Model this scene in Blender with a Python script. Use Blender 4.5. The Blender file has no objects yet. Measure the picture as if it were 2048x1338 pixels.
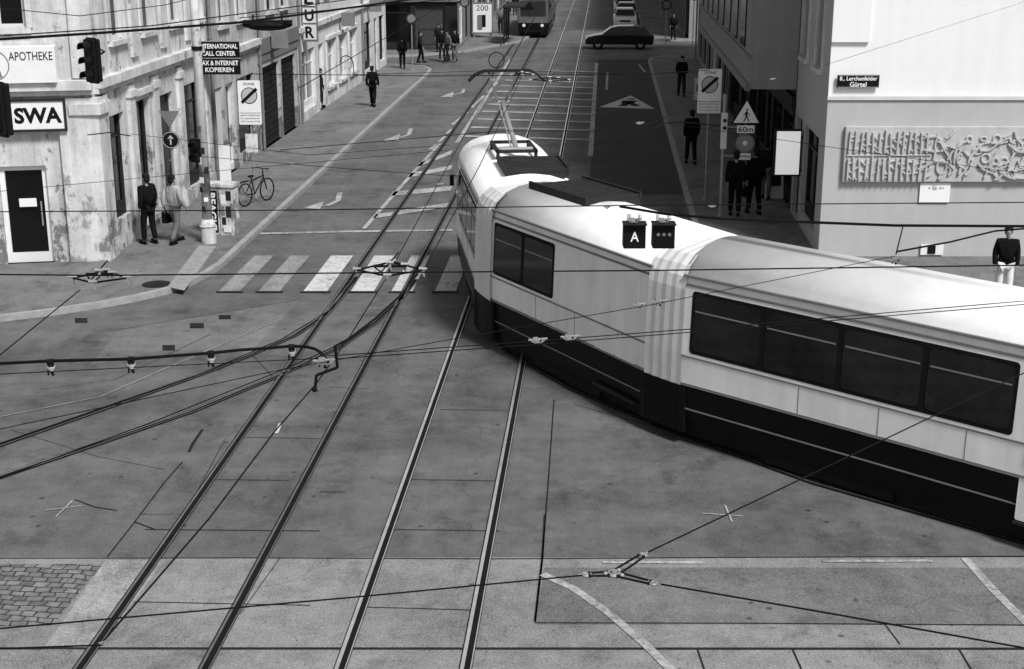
import bpy, bmesh, math, random
from mathutils import Vector, Matrix
random.seed(7)
rad=math.radians
scene=bpy.context.scene
COL=scene.collection
# ---------------------------------------------------------------- survey
H=8.36; TH=rad(16.62); F=2844.0
def G(u,v,z=0.0):
    """world position of a surveyed point lying at height z"""
    a=(u-1024)/F; b=(669-v)/F
    d=Vector((a, math.cos(TH)+b*math.sin(TH), -math.sin(TH)+b*math.cos(TH)))
    t=(z-H)/d.z
    return Vector((d.x*t,d.y*t,z))
K=0.0637
def S(x0,Y,z=0.0): return Vector((x0+K*Y,Y,z))
RL=rad(86.35); RR=rad(-93.65)
# ---------------------------------------------------------------- materials
def newmat(name):
    m=bpy.data.materials.new(name); m.use_nodes=True
    nt=m.node_tree; b=nt.nodes['Principled BSDF']
    return m,nt,b
def math_(nt,op,a,b=None,clamp=False):
    n=nt.nodes.new('ShaderNodeMath'); n.operation=op; n.use_clamp=clamp
    for i,x in enumerate((a,b)):
        if x is None: continue
        if isinstance(x,(int,float)): n.inputs[i].default_value=x
        else: nt.links.new(x,n.inputs[i])
    return n.outputs[0]
def noise(nt,scale,detail=6,stretch=None,rough=.6,geo=False):
    if geo:
        g=nt.nodes.new('ShaderNodeNewGeometry'); co=g.outputs['Position']
    else:
        tc=nt.nodes.new('ShaderNodeTexCoord'); co=tc.outputs['Object']
    if stretch:
        mp=nt.nodes.new('ShaderNodeMapping'); mp.inputs['Scale'].default_value=stretch
        nt.links.new(co,mp.inputs['Vector']); co=mp.outputs[0]
    n=nt.nodes.new('ShaderNodeTexNoise'); n.inputs['Scale'].default_value=scale
    n.inputs['Detail'].default_value=detail; n.inputs['Roughness'].default_value=rough
    nt.links.new(co,n.inputs['Vector']); return n.outputs['Fac']
def setramp(nt,val,stops):
    r=nt.nodes.new('ShaderNodeValToRGB'); e=r.color_ramp.elements
    while len(e)<len(stops): e.new(.5)
    for i,(p,c) in enumerate(stops):
        e[i].position=p; e[i].color=(c,c,c,1)
    nt.links.new(val,r.inputs[0]); return r.outputs[0]
def mat(name,c,rough=.8,var=.15,scale=3,bump=0.0,metal=0.0,streak=0.0,bs=40,spec=None,peel=0.0,glow=0.0):
    m,nt,b=newmat(name)
    n1=noise(nt,scale,8,geo=True); n2=noise(nt,scale*7,4,geo=True)
    v=math_(nt,'ADD',math_(nt,'MULTIPLY',math_(nt,'SUBTRACT',n1,.5),var*4),math_(nt,'MULTIPLY',math_(nt,'SUBTRACT',n2,.5),var*1.5))
    if streak:
        n3=noise(nt,1.0,6,(4,4,.35),geo=True)
        v=math_(nt,'ADD',v,math_(nt,'MULTIPLY',math_(nt,'SUBTRACT',n3,.5),streak*4))
    v=math_(nt,'MAXIMUM',math_(nt,'MULTIPLY',math_(nt,'ADD',v,1.0),c),c*.15)
    if peel:
        n4=noise(nt,2.3,12,(1,1,.6),.75,geo=True)
        g=nt.nodes.new('ShaderNodeNewGeometry'); sx=nt.nodes.new('ShaderNodeSeparateXYZ'); nt.links.new(g.outputs['Position'],sx.inputs[0])
        hz=math_(nt,'MULTIPLY',math_(nt,'SUBTRACT',2.2,sx.outputs[2]),.04)
        f=setramp(nt,math_(nt,'ADD',n4,math_(nt,'MAXIMUM',hz,-.02)),[(.55,1.0),(.6,1.0-peel)])
        v=math_(nt,'MULTIPLY',v,f)
    nt.links.new(v,b.inputs['Base Color'])
    b.inputs['Roughness'].default_value=rough; b.inputs['Metallic'].default_value=metal
    if spec is None and c<.04 and rough>.3: spec=.12
    if spec is not None: b.inputs['Specular IOR Level'].default_value=spec
    if glow:
        b.inputs['Emission Color'].default_value=(1,1,1,1); b.inputs['Emission Strength'].default_value=glow
    if bump:
        bn=nt.nodes.new('ShaderNodeBump'); bn.inputs['Strength'].default_value=bump; bn.inputs['Distance'].default_value=.02
        nt.links.new(noise(nt,bs,5,geo=True),bn.inputs['Height']); nt.links.new(bn.outputs[0],b.inputs['Normal'])
    return m
def asphalt(name,c,cross=.24,along=.16):
    m,nt,b=newmat(name)
    fine=noise(nt,45,3,geo=True,rough=.8); big=noise(nt,.35,6,geo=True); mid=noise(nt,2.2,12,geo=True,rough=.75)
    cr=noise(nt,1.0,6,(.05,.75,1),geo=True); al=noise(nt,1.0,6,(1.6,.06,1),geo=True)
    def t(s,w): return math_(nt,'MULTIPLY',math_(nt,'SUBTRACT',s,.5),w)
    v=math_(nt,'ADD',t(fine,2.6),t(big,1.1)); v=math_(nt,'ADD',v,t(mid,1.4))
    v=math_(nt,'ADD',v,t(cr,cross*4)); v=math_(nt,'ADD',v,t(al,along*4))
    v=math_(nt,'MULTIPLY',math_(nt,'ADD',v,1.0),c)
    g=nt.nodes.new('ShaderNodeNewGeometry')
    for sc,d in ((1.7,.06),(5.3,.07)):
        vo=nt.nodes.new('ShaderNodeTexVoronoi'); vo.inputs['Scale'].default_value=sc
        nt.links.new(g.outputs['Position'],vo.inputs['Vector'])
        sp=setramp(nt,vo.outputs['Distance'],[(.0,.3),(d*.8,.45),(d*1.5,1.0)])
        v=math_(nt,'MULTIPLY',v,sp)
    sn=noise(nt,.9,9,(1,.7,1),.7,geo=True)
    v=math_(nt,'MULTIPLY',v,setramp(nt,sn,[(.32,.55),(.46,1.0)]))
    v2=nt.nodes.new('ShaderNodeTexVoronoi'); v2.feature='DISTANCE_TO_EDGE'; v2.inputs['Scale'].default_value=.16
    mx=nt.nodes.new('ShaderNodeVectorMath'); mx.operation='ADD'
    nn=nt.nodes.new('ShaderNodeTexNoise'); nn.inputs['Scale'].default_value=1.3; nn.inputs['Detail'].default_value=6
    nt.links.new(g.outputs['Position'],nn.inputs['Vector'])
    nt.links.new(g.outputs['Position'],mx.inputs[0]); nt.links.new(nn.outputs['Color'],mx.inputs[1])
    nt.links.new(mx.outputs[0],v2.inputs['Vector'])
    ck=setramp(nt,v2.outputs['Distance'],[(.0,.78),(.0015,.85),(.003,1.0)])
    v=math_(nt,'MULTIPLY',v,ck)
    v=math_(nt,'MAXIMUM',v,.008)
    nt.links.new(v,b.inputs['Base Color'])
    b.inputs['Roughness'].default_value=.75
    b.inputs['Specular IOR Level'].default_value=.25
    bn=nt.nodes.new('ShaderNodeBump'); bn.inputs['Strength'].default_value=.45; bn.inputs['Distance'].default_value=.012
    nt.links.new(noise(nt,70,3,geo=True),bn.inputs['Height']); nt.links.new(bn.outputs[0],b.inputs['Normal'])
    return m
def paint(name,c,under,wear=.5):
    m,nt,b=newmat(name)
    n=noise(nt,9,10,geo=True,rough=.75); n2=noise(nt,1.1,4,geo=True)
    f=math_(nt,'ADD',math_(nt,'MULTIPLY',n,.65),math_(nt,'MULTIPLY',n2,.35))
    f=setramp(nt,f,[(wear-.12,0.0),(wear+.06,1.0)])
    v=math_(nt,'ADD',under,math_(nt,'MULTIPLY',f,c-under))
    nt.links.new(v,b.inputs['Base Color']); b.inputs['Roughness'].default_value=.7
    return m
def cobble(name):
    m,nt,b=newmat(name)
    g=nt.nodes.new('ShaderNodeNewGeometry')
    nz=nt.nodes.new('ShaderNodeTexNoise'); nz.inputs['Scale'].default_value=3.0; nt.links.new(g.outputs['Position'],nz.inputs['Vector'])
    sc=nt.nodes.new('ShaderNodeVectorMath'); sc.operation='SCALE'; sc.inputs['Scale'].default_value=.14; nt.links.new(nz.outputs['Color'],sc.inputs[0])
    ad=nt.nodes.new('ShaderNodeVectorMath'); ad.operation='ADD'; nt.links.new(g.outputs['Position'],ad.inputs[0]); nt.links.new(sc.outputs[0],ad.inputs[1])
    mp=nt.nodes.new('ShaderNodeMapping'); mp.inputs['Rotation'].default_value=(0,0,.12)
    nt.links.new(ad.outputs[0],mp.inputs['Vector'])
    br=nt.nodes.new('ShaderNodeTexBrick'); br.inputs['Scale'].default_value=1.0
    br.inputs['Brick Width'].default_value=.19; br.inputs['Row Height'].default_value=.13
    br.inputs['Mortar Size'].default_value=.012; br.inputs['Mortar Smooth'].default_value=.5
    br.inputs['Color1'].default_value=(.16,.16,.16,1); br.inputs['Color2'].default_value=(.3,.3,.3,1); br.inputs['Mortar'].default_value=(.05,.05,.05,1)
    nt.links.new(mp.outputs[0],br.inputs['Vector']); 
    mu=nt.nodes.new('ShaderNodeMixRGB'); mu.blend_type='MULTIPLY'; mu.inputs[0].default_value=.8
    nt.links.new(br.outputs['Color'],mu.inputs[1]); nt.links.new(setramp(nt,noise(nt,6,8,geo=True),[(.3,.3),(.7,1.0)]),mu.inputs[2])
    nt.links.new(mu.outputs[0],b.inputs['Base Color']); b.inputs['Roughness'].default_value=.6
    bn=nt.nodes.new('ShaderNodeBump'); bn.invert=True; bn.inputs['Distance'].default_value=.03
    nt.links.new(br.outputs['Fac'],bn.inputs['Height']); nt.links.new(bn.outputs[0],b.inputs['Normal'])
    return m
M={}
M['road']=asphalt('asphalt',.12)
M['road_dark']=asphalt('fresh_asphalt',.042,.12,.12)
M['conc']=asphalt('concrete_slab',.235,.12,.1)
M['conc2']=asphalt('pale_concrete_strip',.32,.1,.1)
M['patch']=asphalt('patched_asphalt',.155,.08,.08)
M['pave']=asphalt('pavement_asphalt',.165,.08,.08)
M['kerb']=mat('kerb_granite',.3,.8,.25,4,.3)
M['cobble']=cobble('cobbles')
M['paint']=paint('road_paint',.6,.14,.46)
M['paint_w']=paint('worn_road_paint',.46,.13,.5)
M['paint_f']=paint('faint_road_paint',.32,.14,.5)
M['groove']=mat('rail_groove',.01,.9,.3)
M['steel']=mat('rail_steel',.35,.35,.3,5,metal=.8)
M['steel_b']=mat('polished_rail_steel',.85,.28,.2,3,metal=.7)
M['seam']=mat('tar_seam',.02,.8,.5,2)
M['black']=mat('black_metal',.008,.45,.2)
M['cable']=mat('black_cable',.005,.6,.2)
M['dark']=mat('dark_grey',.025,.6,.25)
M['grey']=mat('grey_metal',.18,.5,.2)
M['galv']=mat('galvanised_steel',.32,.45,.2,5,metal=.3)
M['white']=mat('white_enamel',.8,.4,.06)
M['offwhite']=mat('offwhite_paint',.62,.5,.1,2)
M['letter_w']=mat('white_lettering',.85,.5,.03)
M['lit']=mat('lit_poster',.85,.5,.03,glow=.45)
M['letter_b']=mat('black_lettering',.008,.5,.05)
M['porcelain']=mat('porcelain',.65,.25,.15,30)
M['glass']=mat('dark_glass',.005,.08,.3,1.5,spec=.35)
M['glass_g']=mat('grey_glass',.09,.12,.5,1.2)
M['tglass']=mat('tram_glass',.01,.07,.9,.8,spec=.35)
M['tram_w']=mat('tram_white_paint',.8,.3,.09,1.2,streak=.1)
M['tram_roof']=mat('tram_roof_paint',.88,.5,.1,1.3)
M['bellow']=mat('pale_bellows',.66,.8,.12,2)
M['tram_d']=mat('tram_dark_paint',.006,.4,.3,1.5,spec=.1)
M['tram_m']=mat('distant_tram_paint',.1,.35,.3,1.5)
M['rubber']=mat('rubber',.008,.8,.2)
M['pl_light']=mat('pale_plaster',.66,.9,.12,.7,.25,streak=.1,peel=.3)
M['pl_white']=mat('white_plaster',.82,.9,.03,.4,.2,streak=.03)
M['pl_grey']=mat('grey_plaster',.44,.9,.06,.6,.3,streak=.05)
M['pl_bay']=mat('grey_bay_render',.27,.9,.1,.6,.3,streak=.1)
M['pl_stain']=mat('stained_plaster',.55,.9,.32,.9,.5,streak=.28,peel=.68)
M['pl_stain2']=mat('sooty_plaster',.42,.9,.32,1.1,.5,streak=.28,peel=.68)
M['pl_mid']=mat('mid_grey_render',.16,.9,.1,.6,.3,streak=.1)
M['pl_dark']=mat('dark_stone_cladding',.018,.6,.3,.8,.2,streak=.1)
M['trim']=mat('stucco_trim',.6,.85,.26,1.2,.3,streak=.22,peel=.5)
M['relief']=mat('stone_relief',.46,.9,.15,3,.5)
M['wood']=mat('painted_wood',.04,.6,.3)
M['skin']=mat('skin',.3,.55,.05,8)
M['cl_black']=mat('black_cloth',.007,.95,.3,6,.4)
M['cl_dark']=mat('dark_cloth',.016,.95,.3,6,.4)
M['cl_grey']=mat('grey_cloth',.12,.95,.3,6,.4)
M['cl_light']=mat('light_cloth',.36,.95,.3,6,.4)
M['cl_white']=mat('white_cloth',.75,.95,.1,6,.4)
M['hair']=mat('dark_hair',.012,.7,.3,20,.5)
M['tyre']=mat('tyre',.012,.85,.2)
M['car_b']=mat('black_car_paint',.006,.18,.1,spec=.4)
M['car_w']=mat('white_car_paint',.8,.2,.04)
M['car_g']=mat('grey_car_paint',.3,.2,.05)
M['lamp']=mat('lamp_glass',.8,.1,.05)
# ---------------------------------------------------------------- mesh helpers
class MB:
    def __init__(s): s.bm=bmesh.new(); s.mi=0
    def _tag(s,n0):
        if s.mi:
            s.bm.faces.ensure_lookup_table()
            for f in s.bm.faces[n0:]: f.material_index=s.mi
    def box(s,c,d,rz=0,rx=0,ry=0):
        n=len(s.bm.faces)
        m=Matrix.Translation(c)@Matrix.Rotation(rz,4,'Z')@Matrix.Rotation(ry,4,'Y')@Matrix.Rotation(rx,4,'X')@Matrix.Diagonal((d[0],d[1],d[2],1))
        bmesh.ops.create_cube(s.bm,size=1,matrix=m); s._tag(n); return s
    def bx(s,x0,x1,y0,y1,z0,z1): return s.box(((x0+x1)/2,(y0+y1)/2,(z0+z1)/2),(x1-x0,y1-y0,z1-z0))
    def cyl(s,p0,p1,r0,r1=None,n=12):
        nf=len(s.bm.faces)
        p0=Vector(p0);p1=Vector(p1); r1=r0 if r1 is None else r1
        d=p1-p0
        if d.length<1e-6: return s
        q=d.to_track_quat('Z','Y').to_matrix().to_4x4()
        m=Matrix.Translation((p0+p1)/2)@q
        bmesh.ops.create_cone(s.bm,cap_ends=True,segments=n,radius1=max(r0,1e-4),radius2=max(r1,1e-4),depth=d.length,matrix=m)
        s._tag(nf); return s
    def tube(s,pts,r,n=8):
        for a,b in zip(pts[:-1],pts[1:]): s.cyl(a,b,r,r,n)
        return s
    def sph(s,c,r,u=14,v=10):
        nf=len(s.bm.faces)
        r=(r,r,r) if isinstance(r,(int,float)) else r
        bmesh.ops.create_uvsphere(s.bm,u_segments=u,v_segments=v,radius=1,matrix=Matrix.Translation(c)@Matrix.Diagonal((r[0],r[1],r[2],1)))
        s._tag(nf); return s
    def face(s,pts):
        f=s.bm.faces.new([s.bm.verts.new(p) for p in pts]); f.material_index=s.mi; return s
    def prism(s,pts,z0,z1):
        n=len(pts)
        a=[s.bm.verts.new((p[0],p[1],z0)) for p in pts]; b=[s.bm.verts.new((p[0],p[1],z1)) for p in pts]
        fs=[s.bm.faces.new(b),s.bm.faces.new(list(reversed(a)))]
        for i in range(n): fs.append(s.bm.faces.new((a[i],a[(i+1)%n],b[(i+1)%n],b[i])))
        for f in fs: f.material_index=s.mi
        return s
    def xz(s,pts,y0,y1):
        """polygon in the xz plane extruded along y"""
        n=len(pts)
        def yy(y,p): return y(p[1]) if callable(y) else y
        a=[s.bm.verts.new((p[0],yy(y0,p),p[1])) for p in pts]; b=[s.bm.verts.new((p[0],yy(y1,p),p[1])) for p in pts]
        fs=[s.bm.faces.new(a),s.bm.faces.new(list(reversed(b)))]
        for i in range(n): fs.append(s.bm.faces.new((a[i],b[i],b[(i+1)%n],a[(i+1)%n])))
        for f in fs: f.material_index=s.mi
        return s
    def torus(s,c,R,r,axis='Y',n=28,k=6,sy=1.0):
        rings=[]
        for i in range(n):
            t=2*math.pi*i/n; ring=[]
            for j in range(k):
                p=2*math.pi*j/k; rr=R+r*math.cos(p); q=(rr*math.cos(t),r*math.sin(p),rr*math.sin(t)*sy)
                if axis=='X': q=(q[1],q[0],q[2])
                if axis=='Z': q=(q[0],q[2],q[1])
                ring.append(s.bm.verts.new(Vector(c)+Vector(q)))
            rings.append(ring)
        for i in range(n):
            A=rings[i];B=rings[(i+1)%n]
            for j in range(k):
                f=s.bm.faces.new((A[j],A[(j+1)%k],B[(j+1)%k],B[j])); f.material_index=s.mi
        return s
    def ribbon(s,pts,w,z):
        P=[Vector((p[0],p[1])) for p in pts]; L=[];Rr=[]
        for i in range(len(P)):
            d=(P[min(i+1,len(P)-1)]-P[max(i-1,0)]).normalized(); n=Vector((-d.y,d.x))*(w/2)
            L.append(s.bm.verts.new((P[i].x+n.x,P[i].y+n.y,z))); Rr.append(s.bm.verts.new((P[i].x-n.x,P[i].y-n.y,z)))
        for i in range(len(P)-1): s.bm.faces.new((Rr[i],Rr[i+1],L[i+1],L[i])).material_index=s.mi
        return s
    def mesh(s,name,mats,smooth=False):
        bmesh.ops.recalc_face_normals(s.bm,faces=s.bm.faces)
        me=bpy.data.meshes.new(name); s.bm.to_mesh(me); s.bm.free()
        for m in (mats if isinstance(mats,list) else [mats]): me.materials.append(m)
        if smooth:
            for p in me.polygons: p.use_smooth=True
        return me
    def obj(s,name,m,parent=None,mtx=None,smooth=False,bevel=0,label=None,category=None,kind=None,group=None,world=False):
        me=s.mesh(name,m,smooth); return place(name,me,parent,mtx,bevel,label,category,kind,group,world)
WM={}
def place(name,me,parent=None,mtx=None,bevel=0,label=None,category=None,kind=None,group=None,world=False):
    o=bpy.data.objects.new(name,me); COL.objects.link(o)
    if parent is not None:
        o.parent=parent
        if world: o.matrix_parent_inverse=WM[parent.name].inverted()
    if mtx is not None: o.matrix_basis=mtx
    if parent is None: WM[o.name]=(mtx.copy() if mtx is not None else Matrix())
    if bevel:
        b=o.modifiers.new('bevel','BEVEL'); b.width=bevel; b.segments=2; b.limit_method='ANGLE'
    if label: o['label']=label
    if category: o['category']=category
    if kind: o['kind']=kind
    if group: o['group']=group
    return o
def T(x,y,z,rz=0): return Matrix.Translation((x,y,z))@Matrix.Rotation(rz,4,'Z')
def thing(name,label,category,loc=(0,0,0),rz=0,group=None,kind=None):
    return place(name,None,None,T(loc[0],loc[1],loc[2],rz),0,label,category,kind,group)
def rrect(x0,z0,x1,z1,r,k=3):
    pts=[]
    for cx,cz,a in ((x1-r,z1-r,0),(x0+r,z1-r,90),(x0+r,z0+r,180),(x1-r,z0+r,270)):
        for i in range(k+1):
            t=rad(a+90*i/k); pts.append((cx+r*math.cos(t),cz+r*math.sin(t)))
    return pts
def lettering(s,w,h,m,parent,mtx,bold=.0,name='lettering',shear=0):
    """lettering facing local -y, centred on the matrix origin"""
    c=bpy.data.curves.new(name,'FONT'); c.body=s; c.align_x='CENTER'; c.offset=bold; c.resolution_u=3; c.shear=shear; c.extrude=.0
    o=bpy.data.objects.new(name,c); COL.objects.link(o)
    dg=bpy.context.evaluated_depsgraph_get(); dg.update()
    me=bpy.data.meshes.new_from_object(o.evaluated_get(dg)); bpy.data.objects.remove(o)
    xs=[v.co.x for v in me.vertices]; ys=[v.co.y for v in me.vertices]
    cx=(min(xs)+max(xs))/2; cy=(min(ys)+max(ys))/2; kx=w/(max(xs)-min(xs)); ky=h/(max(ys)-min(ys))
    for v in me.vertices: v.co=((v.co.x-cx)*kx,0,(v.co.y-cy)*ky)
    me.materials.clear(); me.materials.append(m)
    return place(name,me,parent,mtx)
# ---------------------------------------------------------------- ground
def struct(mb,name,m,label,cat='road'): return mb.obj(name,m,label=label,category=cat,kind='structure')
gr=MB(); gr.face([(-400,-100,0),(400,-100,0),(400,900,0),(-400,900,0)])
struct(gr,'ground',M['road'],'wide worn grey asphalt of the crossing and streets','ground')
b=MB(); b.face([(-30,6,.004),(30,6,.004),(30,17.5,.004),(-30,17.5,.004)])
struct(b,'road',M['conc'],'pale concrete slab roadway across the tram tracks')
b=MB(); b.face([S(-.38,43,.004),S(2.6,43,.004),S(2.6,84,.004),S(-.38,84,.004)])
struct(b,'road',M['road_dark'],'freshly laid dark asphalt lane beside the tracks')
b=MB(); b.face([G(1090,1135,.008),G(2400,1135,.008),G(2400,1248,.008),G(1070,1248,.008)]); struct(b,'road',M['patch'],'rectangular darker asphalt repair patch with tarred edges')
b=MB(); b.face([G(212,1120,.008),G(330,1120,.008),G(240,1240,.008),G(170,1300,.008),G(85,1300,.008)]); struct(b,'road',M['conc2'],'pale concrete strip between cobbles and tram rail')
b=MB(); b.face([G(-500,1128,.008),G(205,1128,.008),G(105,1250,.008),G(-500,1262,.008)])
struct(b,'road',M['cobble'],'patch of old granite cobbles beside the tracks')
b=MB(); b.face([G(240,660,.004),G(600,600,.004),G(500,705,.004),G(330,700,.004),G(180,730,.004)]); struct(b,'road',M['patch'],'faint repaired asphalt area near the kerb')
kl=[S(-9.28,76),S(-9.28,60),S(-9.28,48),S(-9.28,38),G(440,535),G(412,553),G(375,572),G(330,588),G(270,602),G(200,615),G(100,630),G(0,642),G(-400,690),G(-1200,760)]
kl=[S(-60,80),S(-12,80.5),S(-10,79.5),S(-9.4,78)]+kl
pts=kl+[Vector((-60,25,0)),Vector((-60,70,0))]
b=MB(); b.prism([(q.x,q.y) for q in pts],-.05,.12); struct(b,'pavement',M['pave'],'grey asphalt pavement with rounded corner at crossing','pavement')
def kerbobj(line):
    b=MB()
    P=[Vector((p.x,p.y)) for p in line]; A=[];B=[]
    for i in range(len(P)):
        d=(P[min(i+1,len(P)-1)]-P[max(i-1,0)]).normalized(); n=Vector((-d.y,d.x))*.08
        A.append(P[i]+n); B.append(P[i]-n)
    for i in range(len(P)-1):
        q=[A[i],A[i+1],B[i+1],B[i]]
        lo=[b.bm.verts.new((a.x,a.y,-.02)) for a in q]; hi=[b.bm.verts.new((a.x,a.y,.13)) for a in q]
        b.bm.faces.new(hi); 
        for k in range(4): b.bm.faces.new((lo[k],lo[(k+1)%4],hi[(k+1)%4],hi[k]))
    struct(b,'kerb',M['kerb'],'granite kerb stones edging the pavement','kerb')
kerbobj(kl)
kr=[S(60,85.5),S(3.6,85),S(2.8,84),S(2.6,82.5),S(2.6,60),S(2.6,43),S(2.6,37),Vector((4.95,34,0)),Vector((5.4,31.5,0)),Vector((6.6,29.6,0)),Vector((8.6,28.5,0)),Vector((12,28,0)),Vector((60,27.5,0))]
b=MB(); b.prism([(q.x,q.y) for q in kr]+[(66,50)],-.05,.12); struct(b,'pavement',M['pave'],'grey pavement along the shaded shopfronts','pavement'); kerbobj(kr)
kf=[S(-5.2,260),S(-5.2,98),S(-5.6,95),G(1000,92),G(935,104),G(850,112),G(700,118),S(-60,88)]
b=MB(); b.prism([(q.x,q.y) for q in kf]+[(-60,260)],-.05,.12); struct(b,'pavement',M['pave'],'pavement at the shop beyond the side street','pavement'); kerbobj(kf)
kg=[S(60,96),S(4,96.2),S(3.1,97),S(2.8,99),S(2.8,260)]
b=MB(); b.prism([(q.x,q.y) for q in kg]+[(80,260)],-.05,.12); struct(b,'pavement',M['pave'],'pavement beyond the side street','pavement'); kerbobj(kg)
# tactile paving
b=MB()
a0=G(335,573,.14);a1=G(368,580,.14);a2=G(432,492,.14);a3=G(398,490,.14)
f=lambda u,w:(a0.lerp(a3,u)).lerp(a1.lerp(a2,u),w)
b.face([p_-Vector((0,0,.012)) for p_ in (f(0,0),f(0,1),f(1,1),f(1,0))])
for i in range(26):
    for j in range(7):
        u0=i/26;u1=(i+.6)/26;w0=j/7;w1=(j+.6)/7
        b.face([f(u0,w0),f(u0,w1),f(u1,w1),f(u1,w0)])
struct(b,'road_marking',mat('tactile_slab',.34,.8,.3,6,.3),'pale dotted tactile paving strip leading to crossing','paving')
b=MB(); c=G(313,568,.13); b.cyl((c.x,c.y,.12),(c.x,c.y,.132),.33,.33,24); 
o=b.obj('manhole_cover',M['seam'],label='round iron manhole cover in the pavement',category='manhole cover')
def pl(l,z=0): return [G(u,v,z) for u,v in l]
b=MB()
b.ribbon([(-30,15.04),(30,15.0)],.05,.012)
for l,w in (([(405,860),(385,890),(378,905)],.05),([(365,925),(330,965),(290,1018),(262,1055),(215,1115)],.022),([(1108,800),(1098,950),(1085,1115),(1070,1245)],.018),([(1090,1030),(1085,1115),(1070,1245)],.03),([(1070,1247),(1500,1248),(2100,1252)],.022),
    ([(-100,1118),(500,1117),(1000,1119),(1500,1116),(2200,1113)],.022),([(290,1060),(640,1063)],.018),([(560,1117),(480,1230)],.012),([(270,1205),(620,1212)],.016),([(715,1215),(960,1222)],.016),
    ([(470,875),(640,878)],.016),([(660,775),(740,778)],.013),([(420,960),(580,962)],.016),([(880,820),(1040,822)],.016),([(820,960),(1010,963)],.016),([(790,1060),(1000,1063)],.016),([(640,985),(690,985)],.016),
    ([(1395,1300),(1410,1345)],.02),([(1585,1300),(1605,1345)],.02),([(1918,1300),(1945,1345)],.02),([(1770,1250),(1800,1290)],.015),([(240,660),(600,600)],.012),([(80,780),(230,760),(420,670)],.012),([(1150,810),(1400,880),(1900,1040)],.012),
    ([(500,705),(560,770),(470,875)],.01),([(150,1000),(190,1015),(235,1022)],.02),([(270,1045),(310,1060)],.02),([(285,1030),(370,1030),(450,880)],.012),([(20,860),(200,915),(330,940)],.01)):
    b.ribbon(pl(l),w,.013)
struct(b,'road',M['seam'],'tar filled joints and seams in the roadway','road seam')
for (u0,v0,u1,v1) in ((380,646,408,656),(438,630,462,638),(325,690,350,700),(150,636,175,645)):
    b=MB(); b.face(pl([(u0,v1),(u1,v1),(u1,v0),(u0,v0)],.014)); 
    b.obj('drain_cover',M['seam'],label='small square iron cover set in the asphalt',category='drain cover',group='iron covers in the roadway')
def marking(polys,m,label,z=.016):
    b=MB()
    for q in polys: b.face(pl(q,z))
    return struct(b,'road_marking',m,label,'road marking')
def ribmark(lines,w,m,label,z=.016):
    b=MB()
    for l in lines: b.ribbon(pl(l),w,z)
    return struct(b,'road_marking',m,label,'road marking')
st=[]
for x0,x1 in ((438,480),(517,560),(607,655),(702,748),(783,825),(870,912),(958,1000)):
    dx=(1213-(x0+x1)/2)/(582+180)*70
    st.append([(x0,582),(x1,582),(x1+dx-2,511),(x0+dx+2,511)])
marking(st[2:],M['paint'],'white stripes of the pedestrian crossing')
marking(st[:2],M['paint_f'],'worn faint stripes of the pedestrian crossing')
marking([[(x0-6,585),(x1+6,585),(x1+6,582.5),(x0-6,582.5)] for (x0,_),(x1,_),_,_ in st],M['seam'],'dark edges of worn crossing stripes',.017)
ribmark([[(520,468),(700,464),(905,461)]],.22,M['paint_w'],'white stop line before the crossing')
ribmark([[(728,458),(830,342),(880,288)]],.12,M['paint_w'],'white lane line in the street')
def chev(l): return [(l[0],l[1]),(l[2],l[3]),(l[2]-4,l[3]+9),(l[0]-6,l[1]+9)]
marking([chev(l) for l in ((752,428,905,404),(786,383,905,372),(822,346,905,330),(840,325,905,300))],M['paint_w'],'hatched white bars beside the tracks')
ribmark([[(860,300),(872,290)],[(878,285),(890,273)],[(893,268),(905,258)],[(905,250),(935,225)],[(943,216),(968,192)],[(975,186),(995,165)]],.13,M['paint_w'],'dashed white lane line')
b=MB()
for i in range(11):
    Y=54.5+i*2.35
    b.face([S(-5.3+.03*i,Y,.016),S(-.5,Y-.9,.016),S(-.5,Y-.5,.016),S(-5.3+.03*i,Y+.4,.016)])
b.face([S(-.5,50,.017),S(-.32,50,.017),S(-.32,82,.017),S(-.5,82,.017)])
b.face([S(-5.52,53,.017),S(-5.36,53,.017),S(-5.36,84,.017),S(-5.52,84,.017)])
struct(b,'road_marking',M['paint_w'],'white hatching painted across the tram tracks','road marking')
b=MB(); b.face(pl([(1199,214),(1310,218),(1262,191)],.016)); struct(b,'road_marking',M['paint'],'white warning triangle painted on dark lane','road marking')
b=MB()
for l,w in (([(1244,213),(1256,206)],.35),([(1256,206),(1275,213)],.35),([(1256,207),(1258,202)],.6),([(1240,207),(1275,203)],.25)): b.ribbon(pl(l),w,.021)
c=G(1262,198,.021); b.cyl((c.x,c.y,.020),(c.x,c.y,.022),.22,.22,12)
struct(b,'road_marking',M['seam'],'walking figure painted inside the warning triangle','road marking')
def arrow(l,hd):
    b=MB(); b.ribbon(pl(l),.16,.016); b.face(pl(hd,.018)); struct(b,'road_marking',M['paint_w'],'white curved turn arrow on the carriageway','road marking')
arrow([(680,386),(676,402),(655,412),(640,411)],[(608,416),(648,402),(640,418)])
arrow([(822,258),(818,270),(798,276)],[(766,281),(800,268),(797,281)])
arrow([(928,178),(925,186),(905,190)],[(880,194),(908,183),(905,194)])
ribmark([[(1205,1126),(1405,1127)],[(1645,1124),(1866,1123)]],.07,M['paint_w'],'short white guide dashes on the roadway')
ribmark([[(1085,1150),(1150,1180),(1220,1230),(1290,1290),(1345,1345)],[(1930,1118),(1985,1180),(2055,1250)]],.12,M['paint_w'],'faded curved white line on the roadway')
ribmark([[(92,1022),(165,1013)],[(112,1035),(145,1003)],[(1405,1028),(1485,1034)],[(1450,1012),(1464,1045)]],.022,M['paint_w'],'small sprayed survey cross on the asphalt')
ribmark([[(553,868),(561,848)]],.06,M['paint'],'small white paint dab on asphalt')
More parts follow.
